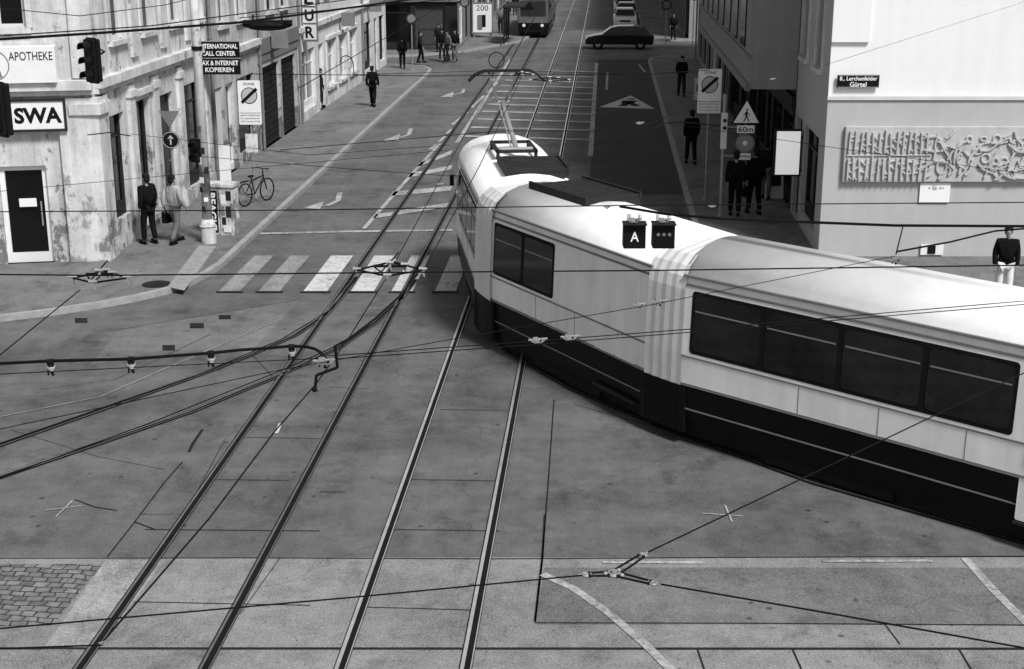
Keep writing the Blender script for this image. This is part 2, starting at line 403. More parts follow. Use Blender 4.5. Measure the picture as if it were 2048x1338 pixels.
ribmark([[(1215,145),(1213,180)],[(1278,130),(1290,145)]],.12,M['paint_w'],'faint short white line in dark lane')
ribmark([[(0,835),(200,795),(420,700),(560,640)],],.03,M['paint_f'],'thin pale line on the asphalt')
# ---------------------------------------------------------------- tracks
def track(lines,label,bright):
    e=thing('tram_track',label,'tram track',lines[0][0])
    for l in lines:
        b=MB(); b.ribbon(l,.15,.022); g=b.obj('rail_groove',M['groove'],e,world=True)
        b=MB()
        P=[Vector((p[0],p[1])) for p in l]
        b.ribbon([(p.x-.04,p.y) for p in P],.045 if bright else .03,.027); b.ribbon([(p.x+.06,p.y) for p in P],.014,.027)
        b.obj('rail',M['steel_b'] if bright else M['steel'],e,world=True)
track([[S(x,Y) for Y in (6,15,25,35,50,70,100,150,250)] for x in (-5.9,-4.46)],'straight tram track of dull grooved steel rails',False)
track([[S(x,Y) for Y in (6,15,22,26,30,33,40,50,70,100,150,250)] for x in (-2.9,-1.46)],'straight tram track of polished grooved steel rails',True)
track([pl([(712,555),(690,585),(655,628),(590,672),(500,712),(380,758),(200,822),(0,892),(-300,990)]),pl([(832,560),(800,600),(752,645),(680,695),(560,752),(380,826),(200,888),(0,956),(-300,1050)])],'curving tram track branching off across the junction',False)
cl=[(-.3,33),(-.05,30),(.6,27),(1.75,24.8),(3.3,22.7),(5.1,20.6),(7.5,18.5),(11,16.5),(16,15.0)]
def offs(l,d):
    out=[]
    for i in range(len(l)):
        a=Vector(l[max(i-1,0)]);c=Vector(l[min(i+1,len(l)-1)]); t=(c-a).normalized(); out.append(Vector((l[i][0]-t.y*d,l[i][1]+t.x*d,0)))
    return out
track([offs(cl,.72),offs(cl,-.72)],'curved tram track beneath the turning tram',False)
# ---------------------------------------------------------------- buildings
wcache={}
def window(par,FM,x0,z0,x1,z1,kind):
    w=round(x1-x0,2);h=round(z1-z0,2); key=(w,h,kind)
    if key not in wcache:
        d=.18; g=MB(); g.bx(.0,w,d,d+.03,0,h)
        gm=M['glass_g'] if kind in('lit','litwin') else (M['pl_dark'] if kind=='shutter' else (M['wood'] if kind=='door_wood' else M['glass']))
        if kind=='shutter':
            for i in range(int(h/.22)): g.bx(.02,w-.02,d-.02,d+.01,i*.22+.02,i*.22+.17)
        gme=g.mesh('glass',gm)
        f=MB(); t=.07 if kind!='whitedoor' else .12
        f.bx(0.001,t,d-.06,d+.02,.001,h-.001); f.bx(w-t,w-.001,d-.06,d+.02,.001,h-.001); f.bx(t,w-t,d-.06,d+.02,h-t,h-.001); f.bx(t,w-t,d-.06,d+.02,.001,t*(2 if 'door' in kind else 1))
        if kind in('win','litwin'):
            f.bx(w/2-.04,w/2+.04,d-.05,d+.015,t,h-t); f.bx(t,w-t,d-.045,d+.012,h*.66,h*.66+.07)
        elif kind in('shop','lit'):
            n=max(1,int(w/1.3))
            for i in range(1,n): f.bx(w*i/n-.025,w*i/n+.025,d-.05,d+.015,t,h-t)
            f.bx(t,w-t,d-.045,d+.012,h-.6,h-.55); f.bx(t,w-t,d-.055,d+.01,t,.35)
        elif kind=='door_wood':
            for zz in (.3,1.2): f.xz(rrect(.2,zz,w-.2,zz+.7,.03),d-.03,d+.01)
        fm={'win':M['offwhite'],'litwin':M['white'],'lit':M['white'],'shop':M['dark'],'shutter':M['dark'],'whitedoor':M['white'],'door_wood':M['wood'],'darkwin':M['dark']}[kind]
        s=None
        if kind in('win','litwin','darkwin'):
            s=MB(); s.bx(-.12,w+.12,-.12,.05,-.14,-.02); s.bx(-.16,-.02,-.05,.03,-.01,h+.14); s.bx(w+.02,w+.16,-.05,.03,-.01,h+.14); s.bx(-.22,w+.22,-.13,.03,h+.15,h+.3); s.bx(-.02,w+.02,-.045,.03,h+.02,h+.14)
            s=s.mesh('sill',M['trim'])
        hm=None
        if 'door' in kind:
            hd=MB(); hd.cyl((w-.2,d-.1,.9),(w-.2,d-.1,1.5),.02); hd.cyl((w-.2,d-.1,.95),(w-.2,d,.95),.015); hd.cyl((w-.2,d-.1,1.45),(w-.2,d,1.45),.015)
            hm=hd.mesh('handle',M['galv'])
        wcache[key]=(gme,f.mesh('frame',fm),s,hm)
    gme,fme,sme,hme=wcache[key]
    nm='door' if 'door' in kind else ('shop_window' if kind in('shop','lit') else ('roller_shutter' if kind=='shutter' else 'window'))
    o=place(nm,gme,par,FM@T(x0,0,z0)); place('frame',fme,o)
    if sme: place('sill',sme,o)
    if hme: place('handle',hme,o)
def facade(par,FM,W,Hh,ops,m,T_=.3,nm='wall'):
    xs=sorted({0,W}|{o[0] for o in ops}|{o[2] for o in ops}); zs=sorted({0,Hh}|{o[1] for o in ops}|{o[3] for o in ops})
    b=MB()
    for i in range(len(xs)-1):
        for j in range(len(zs)-1):
            cx=(xs[i]+xs[i+1])/2; cz=(zs[j]+zs[j+1])/2
            if any(o[0]<cx<o[2] and o[1]<cz<o[3] for o in ops): continue
            b.face([(xs[i],0,zs[j]),(xs[i+1],0,zs[j]),(xs[i+1],0,zs[j+1]),(xs[i],0,zs[j+1])])
    for o in ops:
        x0,z0,x1,z1=o[:4]; D=.24
        b.face([(x0,0,z0),(x0,D,z0),(x0,D,z1),(x0,0,z1)]); b.face([(x1,0,z0),(x1,D,z0),(x1,D,z1),(x1,0,z1)])
        b.face([(x0,0,z1),(x1,0,z1),(x1,D,z1),(x0,D,z1)]); b.face([(x0,0,z0),(x1,0,z0),(x1,D,z0),(x0,D,z0)])
    b.obj(nm,m,par,FM)
    for o in ops: window(par,FM,*o[:4],o[4])
def courses(par,FM,W,lst,m):
    for z,h,d in lst:
        b=MB(); b.bx(.005,W-.005,-d,.03,z,z+h); b.bx(.01,W-.01,-d*.55,.02,z-h*.6,z-.003)
        b.obj('cornice',m,par,FM)
def uppers(W,z0,rows,w=1.1,h=2.0,sp=2.3,kind='win',x_off=.6):
    out=[];n=max(1,int((W-x_off*2+sp-w)/sp))
    st_=(W-(n-1)*sp-w)/2
    for r in range(rows):
        for i in range(n):
            x=st_+i*sp; out.append((round(x,2),z0+r*3.6,round(x+w,2),z0+r*3.6+h,kind))
    return out
def row(label,side,Y0,Y1,x0,Hh,ops,m,cour,depth=10,extra=None,cm=None):
    L=(Y1-Y0)*math.sqrt(1+K*K)
    if side=='L': e=thing('building',label,'building',S(x0,Y0),RL)
    else:
        e=thing('building',label,'building',S(x0,Y1),RR); ops=[(L-o[2],o[1],L-o[0],o[3],o[4]) for o in ops]
    I=Matrix()
    facade(e,I,L,Hh,ops,m)
    b=MB(); b.bx(0,L,.25,depth,0,Hh-.01); b.obj('rear_wall',m,e,I)
    b=MB(); b.bx(-.0,L,-.35,depth+.2,Hh,Hh+.3); b.xz([(0.02,Hh+.3),(L-.02,Hh+.3),(L-.02,Hh+2.5),(.02,Hh+2.5)],lambda z:.2+(z-Hh-.3)*1.2,lambda z:depth-(z-Hh-.3)*1.2); b.obj('roof',M['dark'],e,I)
    if cour: courses(e,I,L,cour,cm or M['trim'])
    b=MB(); b.cyl((.12,-.09,.15),(.12,-.09,Hh),.05,.05,8)
    for z in (1.5,4.6,7.5): b.cyl((.12,-.09,z),(.12,-.09,z+.06),.065,.065,8)
    b.obj('downpipe',M['grey'],e,I)
    return e,L
# left corner house (two facades)
P0=S(-12.1,34)
e=thing('corner_building','stained plaster corner house with pharmacy sign and shop door','building',P0,0)
A12=rad(10); WF=14.0
FMf=T(-WF*math.cos(A12),-WF*math.sin(A12),0,A12)
xf=lambda d: WF-d     # d metres from the corner
opsf=[(xf(2.35),.12,xf(1.25),2.5,'whitedoor'),(xf(6.2),.6,xf(3.0),2.6,'shop'),(xf(10.6),.6,xf(7.6),2.6,'shop')]
opsf+=[(xf(2.6),5.75,xf(1.4),7.9,'win'),(xf(5.2),5.75,xf(4.0),7.9,'win'),(xf(8),5.75,xf(6.8),7.9,'win'),(xf(2.6),9.4,xf(1.4),11.3,'win'),(xf(5.2),9.4,xf(4.0),11.3,'win')]
facade(e,FMf,WF,13,opsf,M['pl_stain'])
FMs=T(0,0,0,RL); LS=10.0
opss=[(.8,.9,2.0,3.5,'shop'),(2.9,.5,4.0,3.6,'darkwin'),(5.0,.12,6.2,3.5,'door_wood'),(7.2,.5,9.0,3.5,'shop')]+[(x,5.3,x+1.1,7.4,'win') for x in (1.4,3.9,6.4,8.5)]+[(x,9,x+1.1,11,'win') for x in (1.4,3.9,6.4,8.5)]
facade(e,FMs,LS,13,opss,M['pl_stain'])
courses(e,FMf,WF,[(4.3,.22,.3),(8.4,.2,.2),(12.7,.3,.5)],M['trim']); courses(e,FMs,LS,[(4.3,.22,.22),(8.4,.2,.2),(12.7,.3,.5)],M['trim'])
for x in (.15,2.3,4.3,6.6,9.3):
    b=MB(); b.bx(x,x+.42,-.1,.02,.13,4.1); b.bx(x-.05,x+.47,-.15,.02,3.8,3.98); b.bx(x-.04,x+.46,-.14,.02,.13,.6); b.obj('pilaster',M['trim'],e,FMs)
for x in (.3,2.9,5.4,7.8):
    b=MB(); b.bx(x,x+.5,-.08,.02,4.75,8.2); b.obj('pilaster',M['trim'],e,FMs)
for (x,wd,z0,z1,dp) in [(WF-.85,.7,.13,4.1,.12),(WF-3.0,.4,.13,4.1,.1)]+[(WF-3.4-k*2,.4,4.8,8.1,.06) for k in range(6)]:
    b=MB(); b.bx(x,x+wd,-dp,.02,z0,z1); b.obj('pilaster',M['trim'],e,FMf)
p1=(-WF*math.cos(A12),-WF*math.sin(A12)); s2=(LS*math.cos(RL),LS*math.sin(RL)); ins=Vector((-.28,.24))
b=MB(); b.prism([(ins.x,ins.y),(s2[0]-.25,s2[1]),(s2[0]-12,s2[1]+.6),(p1[0]-3,p1[1]+10),(p1[0],p1[1]+.26)],0,12.98); b.obj('rear_wall',M['pl_stain'],e)
b=MB(); b.prism([(.5,-.5),(s2[0]+.5,s2[1]),(s2[0]-12,s2[1]+.6),(p1[0]-3,p1[1]+10),(p1[0],p1[1]-.5)],13.02,13.3); b.obj('roof',M['dark'],e)
b=MB(); b.prism([(-.5,-.2),(.1,-.1),(.16,.55),(-.2,.6)],.12,4.1); b.prism([(-.55,-.27),(.17,-.17),(.23,.6),(-.2,.65)],3.7,3.95); b.prism([(-.42,-.16),(.08,-.06),(.12,.45),(-.2,.5)],4.56,12.6); b.obj('corner_pier',M['pl_stain'],e)
FW=WM[e.name]@FMf
sg=place('shop_sign',None,None,FW@T(xf(1.42),-.12,3.72),0,'white shop fascia sign with bold black letters','sign')
b=MB(); b.bx(-1.85,.72,-.06,.1,-.33,.33); b.obj('sign_panel',M['white'],sg,bevel=.01)
b=MB(); b.bx(-1.9,.77,-.09,-.0,.33,.38); b.bx(-1.9,.77,-.09,0,-.38,-.33); b.bx(-1.9,-1.85,-.09,0,-.33,.33); b.bx(.72,.77,-.09,0,-.33,.33); b.obj('frame',M['dark'],sg)
lettering('SWA',1.08,.38,M['letter_b'],sg,T(.13,-.064,0),.04)
sg=place('pharmacy_sign',None,None,FW@T(xf(1.42),-.34,4.92),0,'white box sign reading APOTHEKE above the cornice','sign')
b=MB(); b.bx(-1.9,.66,-.06,.3,-.42,.42); b.obj('sign_panel',M['white'],sg,bevel=.01)
lettering('APOTHEKE',.98,.2,M['letter_b'],sg,T(.12,-.064,.2),.006)
lettering('A',.36,.56,M['grey'],sg,T(-.72,-.064,.0),.03)
b=MB(); b.torus((-.72,-.062,0),.34,.012); b.obj('symbol',M['grey'],sg)
b=MB(); b.bx(-.2,.2,-.03,0,-.1,.1)
b.obj('notice_board',M['white'],mtx=FW@T(xf(1.75),.1,1.6),label='small white notice on shop door glass',category='notice')
# left row
e,L=row('shabby plaster house with internet shop','L',44,50.3,-12.1,12.5,[(.5,.3,1.5,3.0,'shop'),(1.9,.12,2.9,3.0,'whitedoor'),(3.3,.5,5.7,3.0,'shop')]+uppers(6.3,4.9,2),M['pl_stain2'],[(3.9,.2,.2),(8,.2,.2),(12.2,.3,.4)])
for i in range(7):
    b=MB(); b.bx(.55+i*.14,.6+i*.14,.05,.1,.35,2.95); b.obj('grille_bar',M['offwhite'],e)
e,L=row('grey house with dark roller shutters','L',50.3,57,-12.1,12.2,[(.4,.12,3.4,3.0,'shutter'),(3.7,.12,6.3,3.0,'shutter')]+uppers(6.7,4.9,2,kind='darkwin'),M['pl_stain2'],[(3.5,.5,.1),(7.9,.2,.2),(12,.3,.4)],cm=M['pl_mid'])
e,L=row('pale rendered house with white framed shop windows','L',57,72,-12.1,13,[(.8,.5,3.4,2.9,'lit'),(4.2,.12,5.3,2.9,'whitedoor'),(6.0,.9,7.9,2.8,'litwin'),(8.8,.9,10.7,2.8,'litwin'),(11.6,.9,13.5,2.8,'litwin')]+uppers(15,4.9,2),M['pl_light'],[(3.7,.2,.15),(8,.2,.2),(12.7,.3,.4)])
e,L=row('light house at the corner of the side street','L',72,80.3,-12.1,13,[(.8,.5,3.2,2.9,'shop'),(4.2,.12,5.2,2.9,'door_wood'),(5.8,.5,7.6,2.9,'shop')]+uppers(8.3,4.9,2),M['pl_light'],[(3.7,.2,.15),(8,.2,.2),(12.7,.3,.4)])
# far left corner block
Pf=S(-9.0,89)
e=thing('corner_building','dark shopfront corner house beyond the side street','building',Pf,0)
FMf2=T(-22*math.cos(rad(2)),-22*math.sin(rad(2)),0,rad(2))
facade(e,FMf2,22,13,[(x,.2,x+2.3,2.9,'shop') for x in (2,5,8,11,14,16.8)]+[(19.4,.15,21.2,2.9,'door_wood')]+uppers(22,4.9,2),M['pl_dark'])
facade(e,T(0,0,0,RL),60,13,[(1+i*3.6,.3,3.8+i*3.6,2.9,'shop' if i%3 else 'lit') for i in range(16)]+uppers(60,4.9,2,sp=3),M['pl_mid'])
b=MB(); b.prism([(-.27,.24),(3.55,60),(-22,60),(-22,.0)],0,12.97); b.obj('rear_wall',M['pl_mid'],e)
b=MB(); b.prism([(.4,-.4),(4.3,60),(-22,60),(-22,-1)],13.01,13.4); b.obj('roof',M['dark'],e)
courses(e,FMf2,22,[(3.3,.5,.3),(8,.2,.2)],M['pl_mid']); courses(e,T(0,0,0,RL),60,[(3.3,.4,.2),(8,.2,.2)],M['trim'])
row('distant grey town house','L',150,200,-9,14,[(1+i*4,.3,4+i*4,2.9,'shop') for i in range(12)]+uppers(50,4.9,1,sp=4),M['pl_grey'],[(3.5,.3,.2)])
# right corner house
PR=Vector((7.6,34.4,0))
e=thing('corner_building','white and grey rendered corner house with stone relief','building',PR,0)
I=Matrix(); WR=18
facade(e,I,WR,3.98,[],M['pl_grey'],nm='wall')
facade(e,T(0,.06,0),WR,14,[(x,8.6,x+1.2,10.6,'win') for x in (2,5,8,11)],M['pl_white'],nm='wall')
b=MB(); b.bx(-.02,WR,-.05,.0,3.985,4.07); b.obj('cornice',M['offwhite'],e)
b=MB(); b.bx(-.0,.9,-.02,.05,5.35,9); b.obj('wall_panel',M['pl_white'],e)
LR=5.6*math.sqrt(1+K*K); FMr=T(K*5.6,5.6,0,RR)
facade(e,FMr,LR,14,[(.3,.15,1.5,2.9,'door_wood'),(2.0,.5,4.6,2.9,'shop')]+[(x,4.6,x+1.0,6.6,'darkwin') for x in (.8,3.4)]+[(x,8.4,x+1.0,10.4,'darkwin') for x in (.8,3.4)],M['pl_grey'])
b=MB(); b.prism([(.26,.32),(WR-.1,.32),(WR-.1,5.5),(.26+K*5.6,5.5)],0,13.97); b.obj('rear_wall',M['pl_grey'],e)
b=MB(); b.prism([(-.3,-.3),(WR,-.3),(WR,5.6),(-.3+K*5.6,5.6)],14.01,14.3); b.obj('roof',M['dark'],e)
sg=thing('street_sign','small dark enamel street name plate on white wall','sign',(8.29,34.4-.03,4.43)); 
b=MB(); b.bx(-.5,.5,-.02,.03,-.15,.15); b.obj('sign_panel',M['black'],sg,bevel=.005)
lettering('8., Lerchenfelder',.9,.115,M['letter_w'],sg,T(0,-.024,.06),.016); lettering('Gürtel',.4,.115,M['letter_w'],sg,T(0,-.024,-.072),.016)
b=MB(); b.bx(-.48,.48,-.024,-.018,.135,.14); b.bx(-.48,.48,-.024,-.018,-.14,-.135); b.obj('frame',M['letter_w'],sg)
# relief
rl=thing('wall_relief','long pale stone relief with abstract figures','sculpture',(8.05,34.34,2.0))
b=MB(); b.bx(0,4.9,-.06,.05,0,1.36); b.obj('stone_slab',M['relief'],rl,bevel=.02)
b=MB(); rnd=random.Random(11)
def stroke(x0,z0,x1,z1,w=.05,d=.07):
    v=Vector((x1-x0,0,z1-z0)); l=v.length; ang=math.atan2(v.z,v.x)
    b.box(((x0+x1)/2,-.06-d/2+.01,(z0+z1)/2),(l,d,w),ry=-ang)
def walk(x,z,n,step,a0,w=.045):
    a=a0
    for i in range(n):
        a+=rnd.uniform(-.9,.9); L_=step*rnd.uniform(.6,1.3)
        x1=x+math.cos(a)*L_; z1=z+math.sin(a)*L_
        if not(.06<z1<1.3 and .05<x1<4.85): a+=1.7; continue
        stroke(x,z,x1,z1,w*rnd.uniform(.7,1.4),rnd.uniform(.05,.09)); x,z=x1,z1
x=.1
while x<2.05:
    for zz in (.06,.72):
        hh=zz+rnd.uniform(.48,.58); stroke(x,zz,x+rnd.uniform(-.03,.03),hh,.045,.08)
        for q in range(rnd.choice((2,3))):
            z0=zz+rnd.uniform(.02,.5); stroke(x,z0,x+rnd.uniform(.07,.15),z0+rnd.uniform(-.12,.12),.04,.06)
    x+=.145
stroke(.05,.66,2.1,.67,.03,.05)
for i in range(30): walk(rnd.uniform(2.2,4.7),rnd.uniform(.15,1.2),5,.17,rnd.uniform(0,6.3))
for i in range(16): b.torus((rnd.uniform(2.3,4.7),-.08,rnd.uniform(.2,1.15)),rnd.uniform(.05,.12),.03,n=16,sy=rnd.uniform(.7,1.4))
b.obj('carved_figures',M['relief'],rl,bevel=.01)
b=MB(); b.bx(-.37,.37,-.03,.0,-.24,.24)
o=b.obj('notice_board',M['letter_w'],mtx=T(10.35,34.38,1.73),label='small white paper notice under the relief',category='notice')
lettering('a gg en',.38,.07,M['grey'],o,T(.02,-.034,.1))
b=MB(); b.bx(-.28,.28,-.04,.0,-.13,.13); o=b.obj('wall_vent',M['white'],mtx=T(10.4,34.38,.3),label='white framed vent with dark opening low on wall',category='vent')
b=MB(); b.bx(-.11,.08,-.06,-.03,-.1,.1); b.obj('vent_opening',M['black'],o)
# right row
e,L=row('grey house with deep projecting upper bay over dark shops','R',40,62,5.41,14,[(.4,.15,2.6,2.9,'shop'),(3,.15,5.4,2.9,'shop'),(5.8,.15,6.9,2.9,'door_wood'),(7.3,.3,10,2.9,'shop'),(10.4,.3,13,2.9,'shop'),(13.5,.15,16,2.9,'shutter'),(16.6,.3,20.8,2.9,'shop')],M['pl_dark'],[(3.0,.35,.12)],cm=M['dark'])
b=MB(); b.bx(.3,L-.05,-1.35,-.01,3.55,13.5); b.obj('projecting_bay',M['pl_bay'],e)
for r in range(3):
    for i in range(8):
        b=MB(); b.bx(1+i*2.6,2.5+i*2.6,-1.39,-1.34,4.6+r*3.1,6.4+r*3.1); b.obj('window',M['glass'],e)
for r in range(3):
    b=MB(); b.bx(.2,L,-1.43,-1.3,4.4+r*3.1,4.5+r*3.1); b.obj('cornice',M['grey'],e)
b=MB(); b.bx(.25,L,-1.42,-1.3,3.5,3.72); b.obj('cornice',M['grey'],e)
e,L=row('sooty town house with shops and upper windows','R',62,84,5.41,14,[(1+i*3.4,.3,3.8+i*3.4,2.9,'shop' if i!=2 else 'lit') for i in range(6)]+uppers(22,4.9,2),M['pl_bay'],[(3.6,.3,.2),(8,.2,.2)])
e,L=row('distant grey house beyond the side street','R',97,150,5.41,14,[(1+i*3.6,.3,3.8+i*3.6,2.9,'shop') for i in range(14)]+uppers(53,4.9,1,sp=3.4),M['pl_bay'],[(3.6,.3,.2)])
e,L=row('distant pale town house','R',150,205,5.41,14,[(1+i*4,.3,3.8+i*4,2.9,'shop') for i in range(13)]+uppers(55,4.9,1,sp=4),M['pl_grey'],[(3.6,.3,.2)])
# ---------------------------------------------------------------- trams
def wprof(z): return 1.10-max(0,z-1.55)*.045
PROF=[(1.02,.24),(1.08,.5),(1.10,1.02),(1.10,1.55),(1.055,2.62),(1.02,2.82),(.93,2.98),(.75,3.12),(.45,3.22),(.15,3.26),(.001,3.265)]
def loft(b,stn,i0,i1,close_f=True,close_r=True,off=0):
    rings=[]
    for (x,wf,rk) in stn:
        L_=[];R_=[]
        for (y,z) in PROF[i0:i1+1]:
            xx=x+rk*max(0,(z-1.0)/2.2)
            yy=(y+off)*wf
            L_.append(b.bm.verts.new((xx,yy,z))); R_.append(b.bm.verts.new((xx,-yy,z)))
        rings.append((L_,R_))
    n=i1-i0
    for k in range(len(rings)-1):
        for s in (0,1):
            A=rings[k][s];B=rings[k+1][s]
            for j in range(n): b.bm.faces.new((A[j],A[j+1],B[j+1],B[j]))
    for flag,rg in ((close_r,rings[0]),(close_f,rings[-1])):
        if flag:
            for j in range(n): b.bm.faces.new((rg[0][j],rg[0][j+1],rg[1][j+1],rg[1][j]))
def section(par,mtx,L,front,wins,doors,equip=None,panto=None,body=None):
    fs=[(L-1.5,1,0),(L-.8,.995,0),(L-.35,.975,-.03),(L-.1,.94,-.1),(L,.9,-.17)] if front else [(L,1,0)]
    stn=[(0,1,0)]+fs
    bw_=body or M['tram_w']
    b=MB(); loft(b,stn,2,5); sec=b.obj('car_section',bw_,par,mtx,smooth=False)
    b=MB(); loft(b,stn,0,2); b.obj('skirt',M['tram_d'],sec)
    b=MB(); loft(b,stn,5,10)
    o=b.obj('roof',M['tram_roof'] if body is None else M['grey'],sec,smooth=True)
    for s in (1,-1):
        for z,h,pr in ((1.03,.035,.012),(1.5,.03,.01),(2.66,.035,.012),(2.8,.04,.03)):
            b=MB(); y=wprof(z); b.bx(.02,L-(1.55 if front else .02),min(s*(y-.02),s*(y+pr)),max(s*(y-.02),s*(y+pr)),z,z+h); b.obj('trim_strip',M['grey'],sec)
        b=MB(); y=1.09; b.bx(.1,L-1.6 if front else L-.1,min(s*(y-.05),s*(y+.008)),max(s*(y-.05),s*(y+.008)),.62,.64)
        b.obj('trim_strip',M['grey'],sec)
        x=.9
        while x<L-1.7:
            b=MB(); b.bx(x,x+.012,min(s*1.08,s*1.104),max(s*1.08,s*1.104),1.06,1.49); b.obj('panel_joint',M['grey'],sec); x+=1.35
    for (x0,x1) in wins:
        for s in (1,-1):
            b=MB(); b.xz(rrect(x0,1.58,x1,2.6,.06),lambda z:s*(wprof(z)-.02),lambda z:s*(wprof(z)+.006)); b.obj('window_band',M['rubber'],sec)
            n=max(1,round((x1-x0)/1.25)); w=(x1-x0)/n
            for i in range(n):
                a=x0+i*w+.05;c=x0+(i+1)*w-.05
                b=MB(); b.xz(rrect(a,1.64,c,2.54,.09),lambda z:s*(wprof(z)-.01),lambda z:s*(wprof(z)+.012)); g=b.obj('window',M['tglass'],sec)
                b=MB(); b.xz([(a+.03,2.27),(c-.03,2.27),(c-.03,2.29),(a+.03,2.29)],lambda z:s*(wprof(z)),lambda z:s*(wprof(z)+.02)); b.obj('window_bar',M['grey'],sec)
    for (x0,x1,sides,gl) in doors:
        for s in sides:
            n=max(1,round((x1-x0)/.62)); w=(x1-x0)/n
            for i in range(n):
                a=x0+i*w+.012;c=x0+(i+1)*w-.012
                b=MB(); b.xz(rrect(a,.42 if gl else 1.06,c,2.62,.03),lambda z:s*(wprof(z)-.03),lambda z:s*(wprof(z)+.014))
                d=b.obj('door',bw_,sec)
                if gl:
                    b=MB(); b.xz(rrect(a+.09,1.25,c-.09,2.48,.05),lambda z:s*(wprof(z)),lambda z:s*(wprof(z)+.02)); b.obj('door_glass',M['glass_g'],sec)
            b=MB(); b.bx(x0,x1,min(s*1.0,s*1.14),max(s*1.0,s*1.14),.36,.40); b.obj('door_step',M['dark'],sec)
    b=MB(); b.bx(.1,L-.8 if front else L-.1,-.95,.95,.14,.6); b.obj('underframe',M['black'],sec)
    for xb in ((L*.28,L*.72) if L>7.5 else (L*.5,)):
        b=MB(); b.bx(xb-1.1,xb+1.1,-1.0,1.0,.08,.4)
        for dx in (-.8,.8):
            for s in (1,-1): b.cyl((xb+dx,s*.66,.33),(xb+dx,s*.79,.33),.32,.32,20)
        b.obj('bogie',M['black'],sec)
    if front:
        rk=-.17
        zr=lambda z:rk*max(0,(z-1.0)/2.2)
        b=MB()
        def fp(y,z,o=.012): return (L+zr(z)+o,y,z)
        def panel(y0,y1,z0,z1,o=.012):
            A=[fp(y0,z0,o),fp(y1,z0,o),fp(y1,z1,o),fp(y0,z1,o)]; B=[(q[0]-.04,q[1],q[2]) for q in A]
            va=[b.bm.verts.new(q) for q in A]; vb=[b.bm.verts.new(q) for q in B]
            b.bm.faces.new(va); b.bm.faces.new(vb[::-1])
            for i in range(4): b.bm.faces.new((va[i],va[(i+1)%4],vb[(i+1)%4],vb[i]))
        panel(-.86,.86,1.45,2.45); b.obj('windscreen',M['tglass'],sec)
        b=MB(); panel(-.6,.6,2.52,2.8,.02); d=b.obj('destination_display',M['black'],sec)
        b=MB(); panel(-.45,-.15,2.56,2.76,.026); b.obj('route_number',M['offwhite'],sec)
        for s in (1,-1):
            b=MB()
            A=[(L-.95,s*1.105,1.6),(L-.3,s*1.085,1.6),(L-.34,s*1.045,2.5),(L-.97,s*1.065,2.5)]
            va=[b.bm.verts.new(q) for q in A]; vb=[b.bm.verts.new((q[0],q[1]-s*.06,q[2])) for q in A]
            b.bm.faces.new(va); b.bm.faces.new(vb[::-1])
            for i in range(4): b.bm.faces.new((va[i],va[(i+1)%4],vb[(i+1)%4],vb[i]))
            b.obj('cab_window',M['tglass'],sec)
            b=MB(); b.cyl((L-.02,s*.62,.85),(L+.04,s*.62,.85),.11,.11,16); b.cyl((L+.035,s*.62,.85),(L+.05,s*.62,.85),.085,.08,16)
            b.obj('headlight',M['lamp'],sec)
            b=MB(); b.cyl((L-.4,s*1.04,2.3),(L-.2,s*1.17,2.3),.012); b.bx(L-.25,L-.2,s*1.17-.05,s*1.17+.05,2.05,2.3); b.obj('mirror',M['black'],sec)
        b=MB(); b.bx(L-.1,L+.12,-.7,.7,.4,.55); b.bx(L-.05,L+.02,-.5,.5,.25,.4); b.obj('bumper',M['black'],sec)
        b=MB(); b.cyl((L+.03,-.1,1.42),(L-.04,-.4,2.0),.012); b.obj('wiper',M['black'],sec)
    for (x0,x1,y0,y1,h) in (equip or []):
        b=MB(); b.bx(x0,x1,y0,y1,3.16,3.24+h*.3)
        n=int((x1-x0)/.16)
        for i in range(n): b.bx(x0+i*.16+.02,x0+i*.16+.12,y0,y1,3.23+h*.3,3.26+h)
        for yy in (y0,y1): b.bx(x0,x1,yy-.02,yy+.02,3.2,3.3+h)
        b.obj('roof_equipment',M['dark'],sec)
    if panto:
        xp=panto
        b=MB(); b.bx(xp-.7,xp+.7,-.45,-.38,3.36,3.42); b.bx(xp-.7,xp+.7,.38,.45,3.36,3.42); b.bx(xp-.7,xp-.6,-.45,.45,3.36,3.42); b.bx(xp+.6,xp+.7,-.45,.45,3.36,3.42)
        for dx in(-.65,.65):
            for s in (-.41,.41): b.cyl((xp+dx,s,3.15),(xp+dx,s,3.37),.05,.035,10)
        p=b.obj('pantograph',M['dark'],sec)
        kn=(xp+.9,.15,4.25); hd=(xp+.35,.2,5.0)
        b=MB()
        b.cyl((xp-.55,0,3.42),kn,.06,.045); b.cyl((xp-.55,-.35,3.42),(xp-.55,.35,3.42),.05)
        for s in (-1,1): b.cyl((kn[0],kn[1]+s*.1,kn[2]),(hd[0],hd[1]+s*.3,hd[2]-.06),.024,.018)
        b.cyl((kn[0],kn[1]-.18,kn[2]),(kn[0],kn[1]+.18,kn[2]),.035); b.cyl((xp-.4,.1,3.45),(kn[0]-.1,kn[1]+.08,kn[2]-.05),.018)
        b.obj('pantograph_arm',M['galv'],sec)
        b=MB()
        for dx in (-.14,.14):
            b.tube([(hd[0]+dx,-.7,hd[2]-.22),(hd[0]+dx,-.55,hd[2]-.08),(hd[0]+dx,-.4,hd[2]),(hd[0]+dx,.6,hd[2]),(hd[0]+dx,.8,hd[2]-.08),(hd[0]+dx,.95,hd[2]-.22)],.018)
        b.cyl((hd[0]-.14,.5,hd[2]-.04),(hd[0]+.14,.5,hd[2]-.04),.02); b.cyl((hd[0]-.14,-.1,hd[2]-.04),(hd[0]+.14,-.1,hd[2]-.04),.02)
        b.obj('pantograph_head',M['black'],sec)
    return sec
